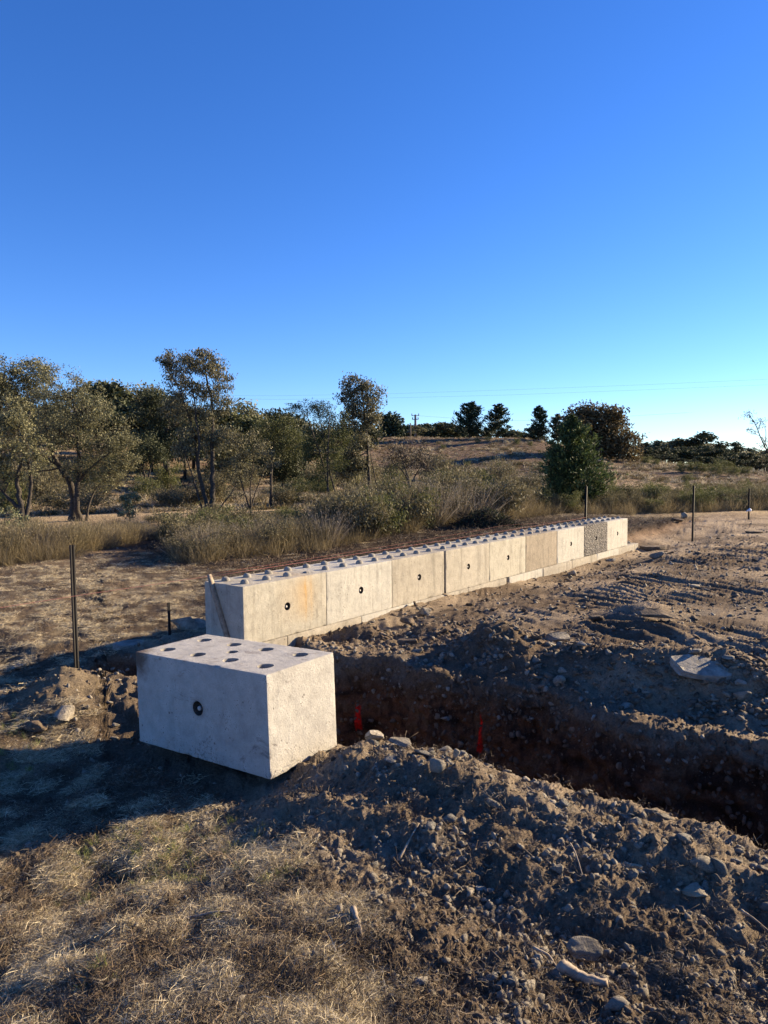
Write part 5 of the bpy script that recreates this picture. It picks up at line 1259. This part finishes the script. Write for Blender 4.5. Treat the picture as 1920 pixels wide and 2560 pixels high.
# scrub prototypes
def bush_proto(seed, leaf, stems, hgt=1.0, n=2600, spread=0.45, leafsize=0.05, stiff=0.8, name='scrub_bush', lw=0.35, wood='strawdull', clumps=0):
    rng = np.random.RandomState(seed); root = empty(name, (0, 0, 0))
    an = rng.uniform(0, 6.28, stems); q = 0.16*np.sqrt(rng.rand(stems)); B = np.stack([q*np.cos(an), q*np.sin(an), np.full(stems, -0.05)], 1)
    lean = rng.rand(stems)**0.7*spread; a2 = an+rng.normal(size=stems)*0.6; L = hgt*rng.uniform(0.5, 1.02, stems)
    Tp = B+np.stack([np.cos(a2)*lean, np.sin(a2)*lean, L], 1)
    bend = rng.normal(size=(stems, 3))*0.05; bend[:, 2] += 0.03
    st = blade_mesh('stems', B, Tp, bend, 0.012, rng, M[wood]); obj('stems', st, root)
    si = rng.randint(0, stems, n); t = rng.uniform(0.22, 1.0, n)**0.8
    mid_ = (B+Tp)/2+bend
    P = np.where((t < 0.5)[:, None], B[si]+(mid_[si]-B[si])*(t*2)[:, None], mid_[si]+(Tp[si]-mid_[si])*(t*2-1)[:, None])
    P = P+rng.normal(size=(n, 3))*0.045*hgt
    if clumps:
        cc = P[:clumps].copy(); ci = rng.randint(0, clumps, n); k = rng.rand(n) < 0.8
        P[k] = cc[ci[k]]+np.clip(rng.normal(size=(k.sum(), 3)), -1.6, 1.6)*np.array([0.11, 0.11, 0.08])*hgt
        cv = rng.rand(clumps)[ci]; t = np.where(k, 0.25+0.75*cv, t)
    D = (Tp-B)[si]/hgt*stiff+rng.normal(size=(n, 3))*0.5
    obj('foliage', leaf_mesh('foliage', P, leafsize*rng.uniform(0.6, 1.4, n), leafsize*lw*rng.uniform(0.7, 1.3, n), D, rng, M[leaf], np.clip(rng.rand(n)*0.6+0.4*t, 0, 1)), root)
    return root
BP = {'scrub': [bush_proto(700+i, 'scrub', 40, n=3400, spread=0.6, leafsize=0.06, clumps=26) for i in range(3)],
      'green': [bush_proto(710+i, 'wattle', 34, n=3400, spread=0.55, leafsize=0.06, clumps=22) for i in range(2)],
      'broom': [bush_proto(720+i, 'broom', 120, n=2200, spread=0.45, leafsize=0.08, lw=0.12, stiff=1.4, name='broom_bush', wood='broom') for i in range(3)],
      'tall': [bush_proto(730+i, 'scrub', 70, n=2800, spread=0.28, leafsize=0.06, lw=0.25, stiff=1.5, name='weed_clump', wood='broom') for i in range(2)],
      'dead': [bush_proto(740+i, 'strawdull', 110, n=900, spread=0.7, leafsize=0.05, lw=0.15, name='dead_bush') for i in range(2)]}
BU = {id(p): False for v_ in BP.values() for p in v_}
def bush(kind, x, y, h, wide, label, group):
    p = BP[kind][rt.randint(len(BP[kind]))]
    if not BU[id(p)]: o = p; BU[id(p)] = True
    else: o = copy_tree(p)
    gz = float(ground_base(np.array([x]), np.array([y]))[0])
    o.location = (x, y, gz); o.scale = (wide, wide, h); o.rotation_euler = (0, 0, rt.uniform(0, 6.28)); tag(o, label, 'bush', group)
EX = [-100, 0, 150, 280, 340, 375, 420, 700, 900, 1000, 1100, 1200, 1370, 1500, 1659, 1800]; EY = [13.5, 14.2, 15.2, 18.0, 18.5, 14.2, 14.2, 16.3, 19.4, 20.5, 22.4, 24.5, 25.5, 27.0, 28, 29]
LX = [-100, 0, 340, 380, 420, 600, 700, 760, 850, 1000, 1100, 1190, 1310, 1450, 1659, 1800]; LY = [1095, 1095, 1112, 1085, 1070, 1085, 1062, 1040, 1005, 1000, 1025, 1070, 1045, 1050, 1055, 1058]
def fill(n, x0, x1, depth, kinds, hmin, hmax, label, group, back=0.0, wmul=1.0):
    for i in range(n):
        xd = x0+(x1-x0)*(i+rt.rand())/n; e_ = np.interp(xd, EX, EY); dd = e_+back+depth*rt.rand()
        x, y = dirx(xd, dd); gz = float(ground_base(np.array([x]), np.array([y]))[0])
        hl = zat(xd, np.interp(xd, LX, LY)+rt.uniform(-6, 22), dd)-gz
        h = max(0.35, min(hl, rt.uniform(hmin, hmax)))
        kd = kinds[rt.randint(len(kinds))]
        bush(kd, x, y, h, max(0.8, h*rt.uniform(0.8, 1.25))*wmul, label+', '+landmark(xd), group)
fill(34, -60, 350, 2.5, ['broom', 'broom', 'dead'], 0.7, 1.15, 'brown broom bush at the clearing edge', 'brown broom bushes left')
fill(14, -60, 350, 4, ['broom', 'scrub'], 0.8, 1.2, 'brown broom bush at the clearing edge', 'brown broom bushes left', back=2)
fill(26, 378, 720, 1.6, ['dead', 'broom', 'broom', 'scrub'], 0.4, 0.95, 'straw coloured broom bush in front row', 'straw coloured bushes behind the wall')
fill(26, 378, 800, 4.0, ['broom', 'scrub', 'scrub', 'green'], 0.8, 1.5, 'olive and straw bush in second row', 'mixed bushes behind the wall', back=1.5)
fill(40, 700, 1200, 2.0, ['scrub', 'scrub', 'green', 'broom', 'dead'], 0.9, 1.5, 'low olive bush behind the wall', 'low olive bushes behind the wall middle')
fill(44, 740, 1220, 7.0, ['scrub', 'green', 'scrub', 'dead'], 0.9, 2.5, 'tall olive green bush in dense scrub', 'tall scrub left of the young pine', back=1.8, wmul=0.8)
fill(42, 1195, 1720, 2.5, ['tall', 'green', 'tall', 'scrub'], 0.5, 1.15, 'grey green weed clump at the pad edge', 'weed clumps at the far edge of the pad')
fill(40, 1300, 1720, 7.0, ['tall', 'green', 'green', 'scrub'], 1.0, 1.9, 'tall feathery bush behind the weeds', 'tall feathery bushes right of the pine', back=2.2, wmul=0.85)
for xd, yd_, d, h in [(1035, 962, 84, 1.1), (1055, 960, 86, 1.0), (1120, 968, 82, 1.2), (1148, 966, 80, 1.0), (1400, 1012, 70, 1.6), (1420, 1015, 68, 1.2), (1475, 1040, 60, 1.5), (1500, 1035, 60, 1.8), (1522, 1032, 60, 1.5), (1548, 1040, 58, 1.9), (1568, 1030, 62, 2.0), (1590, 1046, 58, 1.5), (1612, 1040, 60, 1.4), (1488, 1052, 52, 1.2), (1080, 990, 60, .8), (1010, 985, 62, .9), (960, 955, 80, 1.0)]:
    x, y = dirx(xd, d); bush('green', x, y, h*0.62, h*0.7, 'dark low bush dotted on the open hillside', 'bushes dotted on the hillside')
for v_ in BP.values():
    for p in v_:
        if not BU[id(p)]:
            for c_ in list(p.children): bpy.data.objects.remove(c_)
            bpy.data.objects.remove(p)
for i in range(46):
    d = rt.uniform(30, 58); xd = rt.uniform(-20, 800) if i < 34 else rt.uniform(820, 1250); x, y = dirx(xd, d)
    bush(('green', 'scrub', 'scrub')[i % 3], x, y, rt.uniform(0.9, 2.6), rt.uniform(1.2, 2.6), 'bush dotted on the slope behind the scrub, '+landmark(xd), 'bushes on the golden slope')
# dark heap of cut brush behind the wall
bx0, by0 = dirx(1052, 19.8); bz0 = float(ground_base(np.array([bx0]), np.array([by0]))[0]); g = Geo(); rb = np.random.RandomState(44)
for i in range(420):
    a_ = rb.uniform(0, 6.28); q_ = rb.rand()**0.6; p0 = np.array([math.cos(a_)*q_*1.0, math.sin(a_)*q_*0.6, (1-q_**1.5)*0.55*rb.rand()])
    d_ = rb.normal(size=3)*np.array([1, 1, 0.5]); d_ /= np.linalg.norm(d_); L_ = rb.uniform(0.25, 0.8)
    g.tube([p0-d_*L_/2, p0+rb.normal(size=3)*0.04, p0+d_*L_/2], [rb.uniform(0.005, 0.014), 0.006, 0.003], 3)
e = empty('brush_pile', (bx0, by0, bz0)); tag(e, 'dark heap of cut branches behind the wall, in front of the tall scrub', 'brush pile')
obj('branches', g.mesh('branches', M['barkdark']), e)
k_ = 2600; a_ = rb.uniform(0, 6.28, k_); q_ = rb.rand(k_)**0.6; P_ = np.stack([np.cos(a_)*q_*0.95, np.sin(a_)*q_*0.55, (1-q_**1.5)*0.55*rb.rand(k_)**0.5], 1)
obj('dead_leaves', leaf_mesh('dead_leaves', P_, 0.07, 0.03, rb.normal(size=(k_, 3)), rb, M['dark']), e)
# tussocks that roughen the open hillside
hs_ = (GR > 32) & (GR < 108) & (np.abs(np.arctan2(GP[:, 0], GP[:, 1])) < R(33)); ti = rg.choice(np.nonzero(hs_)[0], 15000, p=None)
tp = GP[ti].copy(); tp[:, :2] += rg.normal(size=(len(ti), 2))*0.3; tus = [clump(900+i, 44, 0.24, 0.12, 0.42, 0.7, 0.03, M[m_], 'tussock', 0.2) for i, m_ in enumerate(('strawdull', 'strawdull', 'oak', 'scrub', 'straw'))]
tn_ = fb(tp[:, 0], tp[:, 1], None, 7., 3, off=77.)
o = scatter('hillside_tussocks', tus, tp, np.column_stack([rg.normal(size=(len(tp), 2))*0.1, rg.uniform(0, 6.28, len(tp))]), np.clip(0.75+0.9*tn_, 0.25, 1.8), rg.choice([0, 1, 2, 2, 3, 4], len(tp)))
tag(o, 'brown grass tussocks covering the open hillside', 'grass', kind='stuff')
# tall dry grass between and in front of the bushes
def grass_field():
    rng = np.random.RandomState(9); n = 1150; P = []; H_ = []
    for i in range(n):
        xd = rng.uniform(-60, 1720); dd = np.interp(xd, EX, EY)-0.4+abs(rng.normal())*2.2
        if 300 < xd < 372: continue
        x, y = dirx(xd, dd); P.append((x, y)); H_.append(rng.uniform(0.35, 1.1))
    P = np.array(P); z = ground_base(P[:, 0], P[:, 1]); return np.column_stack([P, z]), np.array(H_)
gp, gh = grass_field()
tall_p = [clump(800+i, 70, 0.22, 0.3, 0.75, 1.9, 0.006, M['drygrass'], 'tall grass', 0.2) for i in range(3)]
o = scatter('tall_dry_grass', tall_p, gp, np.column_stack([rg.normal(size=(len(gp), 2))*0.08, rg.uniform(0, 6.28, len(gp))]), gh, rg.randint(0, 3, len(gp)))
tag(o, 'tall dry grass growing between the bushes along the scrub edge', 'grass', kind='stuff')
